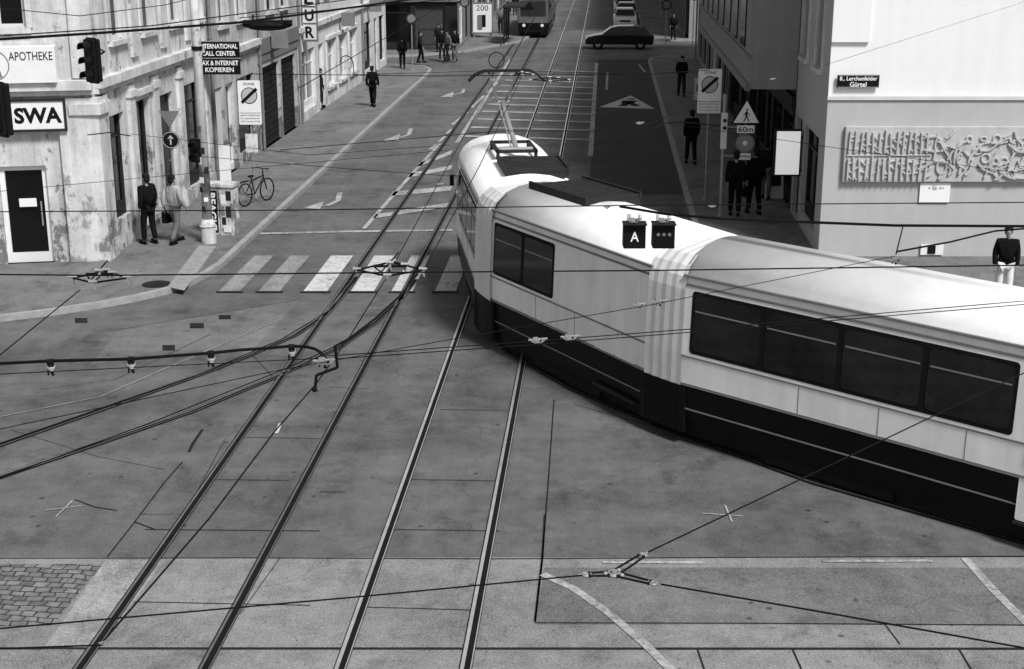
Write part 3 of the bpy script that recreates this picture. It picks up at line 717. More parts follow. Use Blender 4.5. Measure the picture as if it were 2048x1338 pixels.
def bellows(par,p,ang0,ang1,gap):
    n=4
    prof=PROF[0:8]+[(.001,3.24)]
    rings=[]
    b=MB()
    for i in range(n*2+1):
        t=i/(n*2); a=ang0+(ang1-ang0)*t; sc=.983 if i%2 else .992
        x=(t-.5)*gap
        am=(ang0+ang1)/2
        c=Vector((p[0]+math.cos(am)*x,p[1]+math.sin(am)*x,0))
        ax=Vector((-math.sin(a),math.cos(a),0)); rg=[]
        pts=[(y,z) for y,z in prof]+[(-y,z) for y,z in reversed(prof)]
        for y,z in pts: rg.append(b.bm.verts.new(c+ax*(y*sc)+Vector((0,0,.3+(z-.3)*(.99 if i%2 else .996)))))
        rings.append(rg)
    for A,B in zip(rings[:-1],rings[1:]):
        for j in range(len(A)-1): b.bm.faces.new((A[j],A[j+1],B[j+1],B[j]))
    b.obj('bellows',M['bellow'],par,world=True)
    b=MB()
    for i in range(9):
        t=i/8; a=ang0+(ang1-ang0)*t; am=(ang0+ang1)/2; o_=(t-.5)*gap*1.05
        b.box((p[0]+math.cos(am)*o_,p[1]+math.sin(am)*o_,.625),(.14,2.19,.79),rz=a)
    b.obj('joint_skirt',M['tram_d'],par,world=True)
C0=Vector((-.3,33.95));C1=Vector((.42,27.7));C2=Vector((3.3,22.75));C3=Vector((10.6,15.75))
tr=thing('tram','long articulated white and dark tram turning on curved track','tram',(C1.x,C1.y,0))
def secm(a,b_,g0,g1):
    d=(b_-a); ang=math.atan2(d.y,d.x); u=d.normalized(); s=a+u*g0
    return Matrix.Translation((s.x-C1.x,s.y-C1.y,0))@Matrix.Rotation(ang,4,'Z'),d.length-g0-g1,ang
m1,L1,a1=secm(C1,C0,.2,0)
section(tr,m1,L1,True,[(.3,L1-1.1)],[(1.9,3.1,(-1,),True)],equip=[(.5,2.2,-.8,.45,.1)],panto=L1-2.9)
m2,L2,a2=secm(C2,C1,.2,.2)
section(tr,m2,L2,False,[(3.0,L2-.12)],[(.35,1.6,(1,-1),False)],equip=[(3.0,5.0,-.8,.4,.07)])
m3,L3,a3=secm(C3,C2,.0,.2)
section(tr,m3,L3,False,[(L3-5.6,L3-.2),(.4,L3-7.2)],[(L3-7.0,L3-5.75,(1,-1),True)],equip=None)
bellows(tr,C1,a2,a1,.6); bellows(tr,C2,a3,a2,.55)
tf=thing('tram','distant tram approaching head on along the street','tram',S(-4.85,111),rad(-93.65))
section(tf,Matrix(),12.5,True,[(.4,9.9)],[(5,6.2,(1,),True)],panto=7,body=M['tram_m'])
# ---------------------------------------------------------------- cars
def car(loc,rz,mp,label,group=None):
    e=thing('car',label,'car',loc,rz,group=group)
    low=[(-2.1,.3),(-2.15,.55),(-2.08,.88),(-1.3,.95),(-.6,.97),(.9,.95),(1.55,.86),(2.0,.74),(2.12,.55),(2.1,.3)]
    b=MB(); b.xz(low,-.86,.86); b.obj('body',mp,e,bevel=.07)
    top=[(-1.9,.9),(-1.45,1.36),(-.9,1.44),(.1,1.42),(.45,1.34),(1.05,.92)]
    wz=lambda z: .8-(z-.9)*.38
    b=MB(); b.xz(top,lambda z:-wz(z),wz); b.obj('cabin',mp,e,bevel=.03)
    for s in (1,-1):
        for q in ([(-1.62,.98),(-1.32,1.3),(-.62,1.37),(-.62,.98)],[(-.55,.98),(-.55,1.37),(.1,1.35),(.38,1.27),(.82,.98)]):
            b=MB(); b.xz(q,lambda z:s*(wz(z)-.01),lambda z:s*(wz(z)+.012)); b.obj('window',M['glass'],e)
    b=MB(); b.face([(1.06,-.7,.96),(1.06,.7,.96),(.5,.6,1.36),(.5,-.6,1.36)]); b.obj('windscreen',M['glass'],e)
    b=MB(); b.face([(-1.9,-.7,.97),(-1.9,.7,.97),(-1.5,.6,1.36),(-1.5,-.6,1.36)]); b.obj('rear_window',M['glass'],e)
    for x in (-1.32,1.32):
        for s in (1,-1):
            b=MB(); b.torus((x,s*.78,.31),.23,.09,n=24,k=8); w=b.obj('wheel',M['tyre'],e,smooth=True)
            b=MB(); b.cyl((x,s*.76,.31),(x,s*.85,.31),.19,.16,14); b.obj('rim',M['galv'],w)
    for s in (1,-1):
        b=MB(); b.sph((2.06,s*.62,.66),(.08,.17,.08)); b.obj('headlight',M['lamp'],e)
        b=MB(); b.bx(-2.16,-2.1,s*.65-.14,s*.65+.14,.66,.82); b.obj('tail_light',M['dark'],e)
    for x in (2.13,-2.15):
        b=MB(); b.bx(x-.02,x+.02,-.26,.26,.43,.55); b.obj('number_plate',M['white'],e)
    b=MB(); b.bx(2.04,2.12,-.4,.4,.58,.7); b.obj('grille',M['black'],e)
    return e
car(G(1238,97),rad(176),M['car_b'],'black saloon car crossing the street')
gp='cars parked in a row along the kerb'
for i,(Y,x_,m_,lb) in enumerate(((107.5,1.5,'car_w','white car parked first in the kerbside row'),(114.2,1.7,'car_b','black car parked in the kerbside row'),(120.8,1.6,'car_w','white car parked in the kerbside row'),(127.3,1.75,'car_g','grey car parked in the kerbside row'),(134,1.6,'car_w','white car parked in the kerbside row'),(140.4,1.7,'car_b','black car parked in the kerbside row'),(147,1.6,'car_w','white car parked in the kerbside row'))):
    car(S(x_,Y),rad(-93.65),M[m_],lb,gp)
# ---------------------------------------------------------------- people
conv=[];extras={}
def skin(name,V,E,Rd,m,parent,k,sub=1):
    me=bpy.data.meshes.new(name); me.from_pydata([Vector(v)*k for v in V],E,[]); me.materials.append(m)
    o=bpy.data.objects.new(name,me); COL.objects.link(o); o.parent=parent
    md=o.modifiers.new('skin','SKIN'); md.use_smooth_shade=True
    sv=me.skin_vertices[0].data
    for i,r in enumerate(Rd): sv[i].radius=(r[0]*k,r[1]*k) if isinstance(r,tuple) else (r*k,r*k)
    sv[0].use_root=True
    s=o.modifiers.new('sub','SUBSURF'); s.levels=sub; s.render_levels=sub
    conv.append(o); return o
def person(loc,rz,top,bot,label,stride=0.0,h=1.75,coat=False,bag=False,hat=False,arm=0.0,group=None,z=.12):
    e=thing('person',label,'person',(loc[0],loc[1],z),rz,group=group)
    k=h/1.75; s=stride
    head=[(0,0,1.45),(0,-.01,1.53),(0,-.025,1.61),(0,-.015,1.68)]
    aL=[(.18,0,1.4),(.225,.03+s*.35,1.14),(.225,-.05+s*.6-arm,.90+arm*.6),(.22,-.08+s*.66-arm,.83+arm*.6)]
    aR=[(-.18,0,1.4),(-.225,.03-s*.25,1.14),(-.225,-.05-s*.6-arm,.90+arm*.6),(-.22,-.08-s*.66-arm,.83+arm*.6)]
    lL=[(.09,0,.9),(.1,-.03-s*.55,.5),(.105,.0-s*1.0,.09),(.115,-.15-s*1.0,.045)]
    lR=[(-.09,0,.9),(-.1,-.03+s*.25,.5),(-.105,s*1.0,.11),(-.115,-.14+s*1.0,.05)]
    V=[(0,0,.96),(0,0,1.15),(0,0,1.32)]+head+aL+aR+lL+lR
    E=[(0,1),(1,2),(2,3),(3,4),(4,5),(5,6),(2,7),(7,8),(8,9),(9,10),(2,11),(11,12),(12,13),(13,14),(0,15),(15,16),(16,17),(17,18),(0,19),(19,20),(20,21),(21,22)]
    Rd=[(.1,.07),(.09,.07),(.1,.065),.045,.048,(.072,.088),(.06,.072)]+[.035,.032,.028,(.032,.02)]*2+[.06,.045,.035,.03]*2
    body=skin('body',V,E,Rd,M['skin'],e,k)
    x=MB()
    x.sph((0*k,-.115*k,1.6*k),(.013,.02,.022),8,6); x.sph((0,-.078*k,1.54*k),(.03,.03,.022),8,6)
    for sx in (1,-1): x.sph((sx*.076*k,-.015*k,1.605*k),(.012,.02,.03),8,6)
    for A,sx in ((aL,1),(aR,-1)):
        hx,hy,hz=[q*k for q in A[3]]
        for i,(ln,dy) in enumerate(((.075,-.024),(.085,-.008),(.08,.008),(.06,.022))):
            m1_=(hx,hy+dy,hz-.03-ln*.5); x.cyl((hx,hy+dy,hz-.02),m1_,.0095,.009,6); x.cyl(m1_,(hx-sx*.015,hy+dy-.004,hz-.03-ln),.009,.006,6)
        x.cyl((hx,hy-.02,hz+.0),(hx-sx*.005,hy-.055,hz-.035),.011,.007,6)
    x.mi=1
    for sx in (1,-1): x.sph((sx*.03*k,-.105*k,1.625*k),(.011,.008,.007),8,6)
    x.cyl((-.02*k,-.103*k,1.567*k),(.02*k,-.103*k,1.567*k),.004,.004,6)
    extras[body.name]=x.mesh('x',[M['skin'],M['hair']],True)
    low=.7 if coat else .88
    Vj=[(0,0,1.15),(0,0,1.0),(0,0,low),(0,0,1.35),(0,.005,1.48)]+aL[:3]+aR[:3]
    Ej=[(0,1),(1,2),(0,3),(3,4),(3,5),(5,6),(6,7),(3,8),(8,9),(9,10)]
    skin('jacket',Vj,Ej,[(.17,.13),(.18,.14),(.2,.155),(.185,.135),.085]+[.085,.068,.052]*2,M[top],e,k)
    Vt=[(0,0,.95)]+lL[:3]+lR[:3]
    skin('trousers',Vt,[(0,1),(1,2),(2,3),(0,4),(4,5),(5,6)],[(.15,.12),.105,.08,.066,.105,.08,.066],M[bot],e,k)
    for A in (lL,lR):
        b=MB(); ax,ay,az=[q*k for q in A[2]]
        b.sph((ax,ay-.06,az-.03),(.05,.14,.05)); b.bx(ax-.045,ax+.045,ay-.18,ay+.07,az-.09,az-.065)
        b.obj('shoe',M['cl_black'],e,smooth=False)
    b=MB(); b.sph((0,.01*k,1.66*k),(.09*k,.1*k,.085*k)); b.sph((0,.05*k,1.59*k),(.08*k,.06*k,.08*k))
    b.obj('hair',M['hair'],e,smooth=True)
    if bag:
        b=MB(); b.xz(rrect(-.16,.5,.16,.8,.04),-.06,.06); b.torus((0,0,.82),.07,.01,n=14)
        b.obj('bag',M['cl_black'],e,mtx=T(.27,-.05,0,rad(90)))
    return e
person(G(301,488,.12),rad(230),'cl_black','cl_black','person in long black coat standing by the wall',.08,1.86,coat=True)
person(G(352,486,.12),rad(150),'cl_light','cl_grey','person in pale jacket walking along pavement',.24,1.8,coat=True,bag=True)
person(G(746,213,.12),rad(170),'cl_black','cl_black','person in black walking on the pavement',.2,1.78,coat=True)
person(G(643,215,.12),rad(100),'cl_dark','cl_dark','person in dark clothes at the shop door',0,1.7)
gp='pedestrians at the far corner'
for (u,v,t_,bt,st_,rz,hh) in ((805,137,'cl_black','cl_black',.1,180,1.75),(841,126,'cl_dark','cl_black',.15,90,1.78),(884,118,'cl_black','cl_dark',.1,20,1.7),(896,122,'cl_grey','cl_dark',.15,-60,1.72),(910,121,'cl_black','cl_grey',.15,0,1.76),(878,104,'cl_dark','cl_black',.0,0,1.7),(1001,66,'cl_grey','cl_dark',.15,0,1.75),(1015,48,'cl_dark','cl_dark',.1,0,1.7),(1346,80,'cl_black','cl_dark',.1,0,1.75),(1030,30,'cl_dark','cl_dark',.1,0,1.7)):
    person(G(u,v,.12),rad(rz),t_,bt,'pedestrian in dark winter clothes on far pavement',st_,hh,coat=random.random()<.5,group=gp)
person(G(1362,192,.12),rad(0),'cl_black','cl_dark','person in black jacket walking with hands in front',.15,1.85,arm=.12)
person(G(1381,328,.12),rad(185),'cl_black','cl_black','person in long dark coat seen from behind',.15,1.85,coat=True)
person(G(1468,432,.12),rad(170),'cl_black','cl_black','person in black coat beside the sign post',.1,1.86,coat=True)
person(G(1507,428,.12),rad(190),'cl_black','cl_black','person in black carrying a bag under the bay',.15,1.9,coat=True,bag=True)
person(G(1530,398,.12),rad(160),'cl_dark','cl_grey','person in dark jacket with grey trousers',.15,1.75)
person((10.62,29.75),rad(-12),'cl_black','cl_white','person in dark jacket and white trousers standing',.04,1.8)
dg=bpy.context.evaluated_depsgraph_get(); dg.update()
for o in conv:
    me=bpy.data.meshes.new_from_object(o.evaluated_get(dg))
    o.modifiers.clear()
    if o.name in extras:
        bm=bmesh.new(); bm.from_mesh(me); bm.from_mesh(extras[o.name]); bm.to_mesh(me); bm.free()
        me.materials.clear(); me.materials.append(M['skin']); me.materials.append(M['hair'])
    for p_ in me.polygons: p_.use_smooth=True
    o.data=me
# ---------------------------------------------------------------- street furniture
def traffic_light(loc,rz,label,pole=None,n=3):
    e=thing('traffic_light',label,'traffic light',loc,rz)
    h=.3*n
    b=MB(); b.xz(rrect(-.15,0,.15,h,.04),-.0,.2)
    if n>2: b.xz(rrect(-.17,-.03,.17,h+.03,.05),.08,.11)
    b.obj('housing',M['black'],e)
    for i in range(n):
        z=.15+i*.3
        b=MB(); b.cyl((0,-.02,z),(0,.01,z),.1,.1,18); b.obj('lens',M['dark'],e)
        b=MB(); 
        for j in range(9):
            t0=rad(-20+j*220/9);t1=rad(-20+(j+1)*220/9)
            q=[(.115*math.cos(t0),0,z+.115*math.sin(t0)),(.115*math.cos(t1),0,z+.115*math.sin(t1)),(.115*math.cos(t1),-.2,z+.115*math.sin(t1)-.02),(.115*math.cos(t0),-.2,z+.115*math.sin(t0)-.02)]
            b.face(q)
        b.obj('visor',M['black'],e)
    b=MB()
    if pole: b.tube(pole,.022)
    else: b.bx(-.03,.03,.18,.3,h*.2,h*.8)
    b.obj('bracket',M['black'],e)
    return e
q=G(182,165,4.85); traffic_light(q,rad(-35),'black traffic light on a bracket by the pharmacy',[(0,.15,.5),(-.1,.5,.6),(-1.9,1.6,.6)])
q=G(-2,272,4.6); traffic_light(q,rad(-40),'black traffic light on a long bracket arm',[(0,.15,.5),(-.3,.1,.6),(-4,-1.5,.8)])
pb=G(418,485,.12)
e=thing('mast','tall pale tram mast with stickers on the pavement','mast',pb)
b=MB(); b.cyl((0,0,0),(0,0,10),.13,.095,20); b.obj('pole',M['pl_stain'],e,smooth=True)
b=MB(); b.cyl((0,0,0),(0,0,.5),.2,.19,20); b.cyl((0,0,.5),(0,0,.62),.19,.14,20); b.torus((0,0,.45),.2,.02,'Z'); b.obj('base_collar',M['trim'],e)
rnd=random.Random(3)
for i in range(7):
    b=MB(); a=rad(-90+rnd.uniform(-50,50)); z=.9+i*.25; b.box((.132*math.cos(a),.132*math.sin(a),z),(.01,rnd.uniform(.07,.13),rnd.uniform(.1,.2)),rz=a)
    b.obj('sticker',M['white'] if i%2 else M['dark'],e)
b=MB(); b.cyl((0,0,4.9),(0,0,5.0),.14); b.obj('clamp',M['black'],e)
traffic_light(pb+Vector((-.18,-.1,2.1)),rad(-10),'small pedestrian signal on the pale mast',None,2)
def signpole(loc,h,label,cat='sign post',r=.03):
    e=thing('sign_post',label,cat,loc); b=MB(); b.cyl((0,0,0),(0,0,h),r,r,12); b.cyl((0,0,0),(0,0,.06),.07,.06,12); b.obj('pole',M['galv'],e); return e
e=signpole(G(356,478,.12),3.1,'thin post with dark round direction sign')
b=MB(); b.cyl((0,-.05,2.6),(0,-.03,2.6),.22,.22,28); sg=b.obj('sign_panel',M['black'],e)
b=MB(); b.box((0,-.055,2.58),(.04,.01,.2)); b.face([(-.09,-.058,2.63),(.09,-.058,2.63),(0,-.058,2.73)]); b.torus((0,-.052,2.6),.2,.008); b.obj('symbol',M['pl_grey'],e)
b=MB(); b.xz([(-.26,3.34),(.26,3.34),(0,2.9)],-.05,-.03); b.obj('sign_panel',M['pl_mid'],e)
def zonesign(loc,ztop,h,w,label):
    e=signpole(loc,ztop,label)
    b=MB(); b.xz(rrect(-w/2,ztop-h,w/2,ztop,.04),-.06,-.035); b.obj('sign_panel',M['white'],e)
    cz=ztop-w*.66; r=w*.36
    b=MB(); b.cyl((0,-.062,cz),(0,-.066,cz),r,r,32); b.obj('symbol',M['letter_b'],e)
    b=MB(); b.cyl((0,-.0661,cz),(0,-.068,cz),r*.9,r*.9,32); b.obj('symbol',M['pl_grey'],e)
    b=MB(); b.box((0,-.07,cz),(r*2.5,.006,.09),ry=rad(-42)); b.obj('symbol',M['letter_b'],e)
    b=MB(); b.bx(-w/2+.02,w/2-.02,-.063,-.057,ztop-h*.74,ztop-h*.73); b.obj('symbol',M['letter_b'],e)
    lettering('ZONE',w*.5,.07,M['letter_b'],e,T(0,-.064,ztop-.1),.01)
    for i,t_ in enumerate(('gebührenpflichtige','Kurzparkzone','Mo-Fr (werkt.) 9-20h')): lettering(t_,w*.85,.06,M['letter_b'],e,T(0,-.064,ztop-h*.79-i*.09))
    return e
zonesign(G(1410,398,.12),3.83,1.28,.68,'post with square white parking zone sign')
e=zonesign(G(510,398,.12),3.5,1.28,.66,'post with white parking zone sign and bicycle')
b=MB(); b.bx(-.18,.18,-.05,-.04,1.4,1.95); b.obj('poster',M['pl_light'],e)
pr=G(1440,432,.12)
e=signpole(pr,3.4,'post with walking person triangle and lamp','sign post',.045)
b=MB(); b.cyl((0,0,2.5),(.6,0,2.5),.02); b.cyl((0,0,1.7),(.6,0,1.7),.02); b.cyl((.6,0,1.6),(.6,0,3.2),.025); b.obj('bracket',M['galv'],e)
def tri(c,s): return [(c[0]-s,c[1]-s*.55),(c[0]+s,c[1]-s*.55),(c[0],c[1]+s*1.18)]
b=MB(); b.xz(tri((.6,2.82),.42),-.05,-.03); b.obj('sign_panel',M['black'],e,bevel=.006)
b=MB(); b.xz(tri((.6,2.815),.35),-.056,-.052); b.obj('symbol',M['white'],e)
b=MB(); b.sph((.61,-.06,2.98),(.03,.005,.03)); b.box((.6,-.06,2.86),(.055,.006,.15)); b.box((.57,-.06,2.74),(.03,.006,.17),ry=rad(25)); b.box((.64,-.06,2.74),(.03,.006,.17),ry=rad(-25)); b.box((.55,-.06,2.87),(.02,.006,.12),ry=rad(40)); b.box((.65,-.06,2.87),(.02,.006,.12),ry=rad(-40)); b.obj('symbol',M['letter_b'],e)
b=MB(); b.xz(rrect(.36,2.34,.84,2.55,.02),-.05,-.03); b.obj('sign_panel',M['white'],e); lettering('60m',.4,.15,M['letter_b'],e,T(.6,-.053,2.445),.015)
b=MB(); b.cyl((.6,-.05,2.06),(.6,-.02,2.06),.26,.26,28); b.obj('sign_panel',M['grey'],e)
b=MB(); b.cyl((.6,-.055,2.06),(.6,-.051,2.06),.2,.2,28); b.obj('symbol',M['pl_bay'],e)
b=MB(); b.sph((.6,-.06,2.06),(.07,.03,.07)); b.obj('lamp',M['lamp'],e)
b=MB(); b.xz(rrect(.43,1.6,.77,1.78,.02),-.05,-.03); b.obj('sign_panel',M['white'],e); lettering('Anfang',.3,.1,M['letter_b'],e,T(.6,-.053,1.69),.01)
b=MB(); b.bx(-.08,.08,-.14,.06,1.9,2.9); b.obj('signal_case',M['offwhite'],e,bevel=.02)
b=MB(); b.cyl((0,-.15,2.7),(0,-.19,2.7),.05,.05,12); b.cyl((0,-.15,2.5),(0,-.19,2.5),.05,.05,12); b.obj('lens',M['dark'],e)
e=thing('advertising_light_box','white lit poster case projecting from wall','poster case',S(5.41,38.2))
b=MB(); b.bx(-.78,-.04,-.08,.08,1.45,2.72); b.obj('case',M['dark'],e,bevel=.02)
b=MB(); b.bx(-.73,-.09,-.086,-.08,1.5,2.67); b.obj('poster',M['lit'],e)
b=MB(); b.cyl((-.06,0,2.5),(.1,0,2.5),.03); b.cyl((-.06,0,1.6),(.1,0,1.6),.03); b.obj('bracket',M['black'],e)
e=thing('shop_sign','black projecting sign with white lettering on bracket','sign',(-9.36,43,4.13))
b=MB(); b.bx(.02,1.24,-.05,.05,.02,.48); b.bx(.02,1.24,-.05,.05,-.48,-.02); b.obj('sign_panel',M['black'],e)
b=MB(); b.bx(0,1.26,-.04,.04,.48,.5); b.bx(0,1.26,-.04,.04,-.02,.02); b.bx(-.2,.02,-.02,.02,.3,.34); b.bx(-.2,.02,-.02,.02,-.3,-.26); b.obj('bracket',M['galv'],e)
for t_,w_,z_ in (('INTERNATIONAL',1.14,.35),('CALL CENTER',1.0,.14),('FAX & INTERNET',1.14,-.14),('KOPIEREN',.85,-.34)): lettering(t_,w_,.14,M['letter_w'],e,T(.63,-.054,z_),.02)
e=thing('shop_sign','tall vertical sign with boxed letters','sign',S(-12.1,58)+Vector((0,0,3.3)))
b=MB(); b.bx(.02,.64,-.08,.08,0,2.1); b.obj('sign_panel',M['pl_mid'],e)
for i,t_ in enumerate('RUE'):
    b=MB(); b.bx(.07,.59,-.1,-.081,.09+i*.66,.67+i*.66); b.obj('letter_box',M['offwhite'],e)
    lettering(t_,.36,.46,M['letter_b'],e,T(.33,-.104,.38+i*.66),.03)
b=MB(); b.bx(-.1,.05,-.02,.02,.3,.35); b.bx(-.1,.05,-.02,.02,1.7,1.75); b.obj('bracket',M['black'],e)
for Y,z in ((66,3.3),(74,3.4),(52,3.6)):
    e=thing('shop_sign','small square projecting shop sign on wall','sign',S(-12.1,Y)+Vector((0,0,z)))
    b=MB(); b.bx(.15,.75,-.06,.06,0,.6); b.obj('sign_panel',M['grey'],e); b=MB(); b.bx(-.05,.16,-.02,.02,.3,.34); b.obj('bracket',M['black'],e)
cb=G(448,468,.12)
e=thing('utility_cabinet','pale electrical cabinet covered with posters','cabinet',cb,rad(-12))
b=MB(); b.bx(-.37,.37,-.2,.25,0,1.3); b.obj('housing',M['pl_stain'],e,bevel=.015)
b=MB(); b.bx(-.41,.41,-.24,.29,1.3,1.37); b.obj('lid',M['trim'],e)
b=MB(); b.bx(.0,.01,-.206,-.2,.1,1.25); b.obj('door_gap',M['seam'],e)
b=MB(); b.bx(-.33,-.05,-.208,-.201,.08,1.2); b.obj('poster',M['letter_b'],e)
lettering('BEAGLE',1.0,.2,M['letter_w'],e,T(-.19,-.213,.64)@Matrix.Rotation(rad(90),4,'Y'),.03)
for i,(x0,x1,z0,z1,mm) in enumerate(((.05,.2,.85,1.1,'white'),(.18,.32,.5,.8,'dark'),(.06,.17,.3,.5,'dark'),(.2,.34,.95,1.2,'dark'),(.1,.3,.1,.28,'white'),(.04,.15,.55,.8,'grey'))):
    b=MB(); b.bx(x0,x1,-.207-.001*i,-.2,z0,z1); b.obj('poster',M[mm],e)
p_=G(447,362,.12)
e=thing('advertising_board','white advertising board leaning against the facade','board',p_,rad(10))
b=MB(); b.box((0,.1,.55),(.5,.03,1.15),rx=rad(-12)); b.obj('panel',M['offwhite'],e)
b=MB()
for i in range(5): b.box((0,.06+i*.035-.02,.25+i*.16),(.36,.01,.06),rx=rad(-12))
b.obj('print',M['dark'],e)
def bicycle(loc,rz):
    e=thing('bicycle','black city bicycle leaning at the sign post','bicycle',loc,rz)
    for x in (-.52,.52):
        b=MB(); b.torus((x,0,.34),.32,.022,n=32,k=6); w=b.obj('wheel',M['tyre'],e)
        b=MB(); 
        for i in range(12):
            t=2*math.pi*i/12; b.cyl((x,0,.34),(x+.31*math.cos(t),0,.34+.31*math.sin(t)),.003,.003,4)
        b.cyl((x,-.04,.34),(x,.04,.34),.02); b.obj('rim',M['galv'],w)
    b=MB(); bb=(-.08,0,.3); st_=(-.2,0,.78)
    for a,c in ((bb,st_),(bb,(.38,0,.74)),((-.18,0,.7),(.36,0,.78)),(bb,(-.52,0,.34)),((-.18,0,.72),(-.52,0,.34)),((.34,0,.9),(.4,0,.62)),((.4,0,.62),(.52,0,.34))): b.cyl(a,c,.02)
    b.obj('frame',M['black'],e)
    b=MB(); b.sph((-.21,0,.84),(.13,.07,.035)); b.cyl((-.21,0,.83),st_,.014); b.obj('saddle',M['rubber'],e)
    b=MB(); b.tube([(.22,-.28,.98),(.36,-.2,1.0),(.35,0,.97),(.36,.2,1.0),(.22,.28,.98)],.014); b.cyl((.35,0,.97),(.34,0,.9),.014); b.obj('handlebar',M['black'],e)
    b=MB(); b.torus(bb,.09,.01,n=18); b.cyl((-.08,-.1,.16),(-.08,.1,.44),.01); b.obj('crank',M['galv'],e)
    b=MB(); b.bx(-.75,-.35,-.06,.06,.72,.74); b.cyl((-.7,0,.72),(-.52,0,.34),.008); b.obj('rack',M['black'],e)
bicycle(G(514,405,.12)+Vector((.02,-.15,0)),rad(62))
e=thing('poster_column','white illuminated poster panel at the tram stop','poster',G(965,75,.12))
b=MB(); b.bx(-.7,.7,-.12,.12,.25,2.3); b.bx(-.6,-.5,-.08,.08,0,.25); b.bx(.5,.6,-.08,.08,0,.25); b.obj('case',M['grey'],e)
b=MB(); b.bx(-.62,.62,-.13,-.12,.35,2.2); b.obj('poster',M['white'],e); lettering('200',.8,.35,M['letter_b'],e,T(0,-.135,1.95)); lettering('1',.25,.8,M['letter_b'],e,T(.1,-.14,1.1))
b=MB(); b.xz(rrect(-.35,.5,.0,1.5,.1),-.138,-.131); b.obj('poster_print',M['grey'],e)
e=thing('tram_stop_shelter','glass and steel tram stop shelter with flat roof','shelter',G(1012,84,.12),RL)
b=MB(); b.bx(-2,2.5,-1.3,.1,2.3,2.4); b.obj('roof',M['dark'],e)
for x in (-1.9,.2,2.4):
    b=MB(); b.bx(x-.04,x+.04,-.04,.04,0,2.3); b.obj('post',M['black'],e)
b=MB(); b.bx(-1.8,2.3,-.015,.015,.3,2.1); b.obj('glass_panel',M['glass_g'],e)
for (u,v,h) in ((1330,110,3.2),(825,140,3.0),(1320,60,3.5),(930,102,3.2),(1385,92,3.4),(1395,75,3.4)):
    e=signpole(G(u,v,.12),h,'slim post with small round traffic sign')
    b=MB(); b.cyl((0,-.05,h-.3),(0,-.03,h-.3),.3,.3,20); b.obj('sign_panel',M['dark'],e)
    b=MB(); b.cyl((0,-.056,h-.3),(0,-.051,h-.3),.22,.22,20); b.obj('symbol',M['grey'],e)
for (u,v,h,s_) in ((1312,28,3.6,.5),(935,30,3.8,.5)):
    e=signpole(G(u,v,.12),h,'post with white triangular warning sign')
    b=MB(); b.xz(tri((0,h-.5),s_),-.05,-.03); b.obj('sign_panel',M['black'],e); b=MB(); b.xz(tri((0,h-.52),s_*.72),-.056,-.052); b.obj('symbol',M['white'],e)
for (u,v) in ((1545,395),(1400,200)):
    e=thing('sandwich_board','small white pavement board outside a shop','board',G(u,v,.12))
    b=MB(); b.box((0,-.12,.5),(.55,.02,1.0),rx=rad(-12)); b.box((0,.12,.5),(.55,.02,1.0),rx=rad(12)); b.obj('panel',M['offwhite'],e)
    b=MB(); b.box((0,-.14,.55),(.4,.01,.35),rx=rad(-12)); b.obj('print',M['dark'],e)
# ---------------------------------------------------------------- overhead wires
def wire(pts,r,label='thin black overhead wire spanning the crossing',name='overhead_wire',g='overhead wires'):
    b=MB(); b.tube(pts,r,6); return b.obj(name,M['cable'],label=label,category='wire',group=g)
def w(l,z,r,**k): return wire([G(u,v,z) for u,v in l],r,**k)
w([(-120,86),(200,66),(480,45),(610,28),(900,-12)],6.6,.02,label='thick black power cable hung above street')
w([(-120,80),(300,52),(780,-12)],6.7,.009)
w([(-60,10),(160,32),(330,10),(420,-12)],6.5,.008)
w([(480,36),(860,2),(1100,-15)],6.5,.008)
w([(-80,548),(200,551),(780,545),(1300,541),(2140,529)],5.8,.0055)
w([(-80,424),(600,420),(1240,411),(2140,404)],5.8,.005)
w([(1240,413),(1330,428),(1450,438),(1790,451),(2140,453)],5.8,.012,label='thick black insulated cable with ties')
w([(-80,731),(100,722),(262,718),(422,706),(480,700),(540,696),(583,692),(615,694),(630,698),(640,704),(648,712),(652,720)],5.7,.0105,label='thick looped feeder cable on insulators')
w([(655,712),(1060,683),(1500,649),(2140,594)],5.65,.0035); w([(655,719),(1060,690),(1500,655),(2140,601)],5.65,.0035)
w([(-80,752),(655,716)],5.65,.003)
w([(1288,1108),(1640,940),(2140,702)],6,.0034); w([(1170,1150),(700,1195),(-80,1264)],6,.0034); w([(1308,1166),(1650,1225),(2140,1312)],6,.0038)
w([(835,548),(800,592),(750,638),(700,676),(668,694)],5.7,.009,label='heavy curved contact wire above the junction')
w([(668,694),(560,742),(300,846),(-80,985)],5.7,.0035)
w([(722,548),(660,620),(560,680),(400,748),(-80,915)],5.7,.0035)
w([(160,580),(-80,775)],5.7,.0045)
w([(1790,512),(1300,610),(940,672),(560,740),(-80,875)],5.7,.0028)
w([(1795,503),(1900,484),(1990,462),(2140,450)],5.8,.008); w([(1792,508),(1806,452)],5.8,.006)
w([(200,1290),(420,1035),(550,862),(632,768),(700,672),(775,552),(880,360),(985,168)],5.5,.0045,label='tram contact wire above the track')
w([(-80,1300),(205,1290)],5.5,.004)
w([(845,545),(960,330),(1045,150),(1120,-10)],5.5,.005); 
wire([S(-2.1,31,5.08),S(-2.1,45,5.3),S(-2.2,70,5.5),S(-2.2,120,5.5),S(-2.2,200,5.5)],.012); wire([S(-5.1,24,5.5),S(-5.1,60,5.5),S(-5.1,120,5.5),S(-5.1,200,5.5)],.009)
w([(500,148),(860,152),(1290,149),(1420,140)],6.0,.006); w([(390,312),(700,338),(900,352)],5.8,.003); w([(560,300),(1000,262),(1180,262),(1290,250),(1380,220)],5.8,.004); w([(1290,240),(1700,300),(2140,360)],5.8,.003)
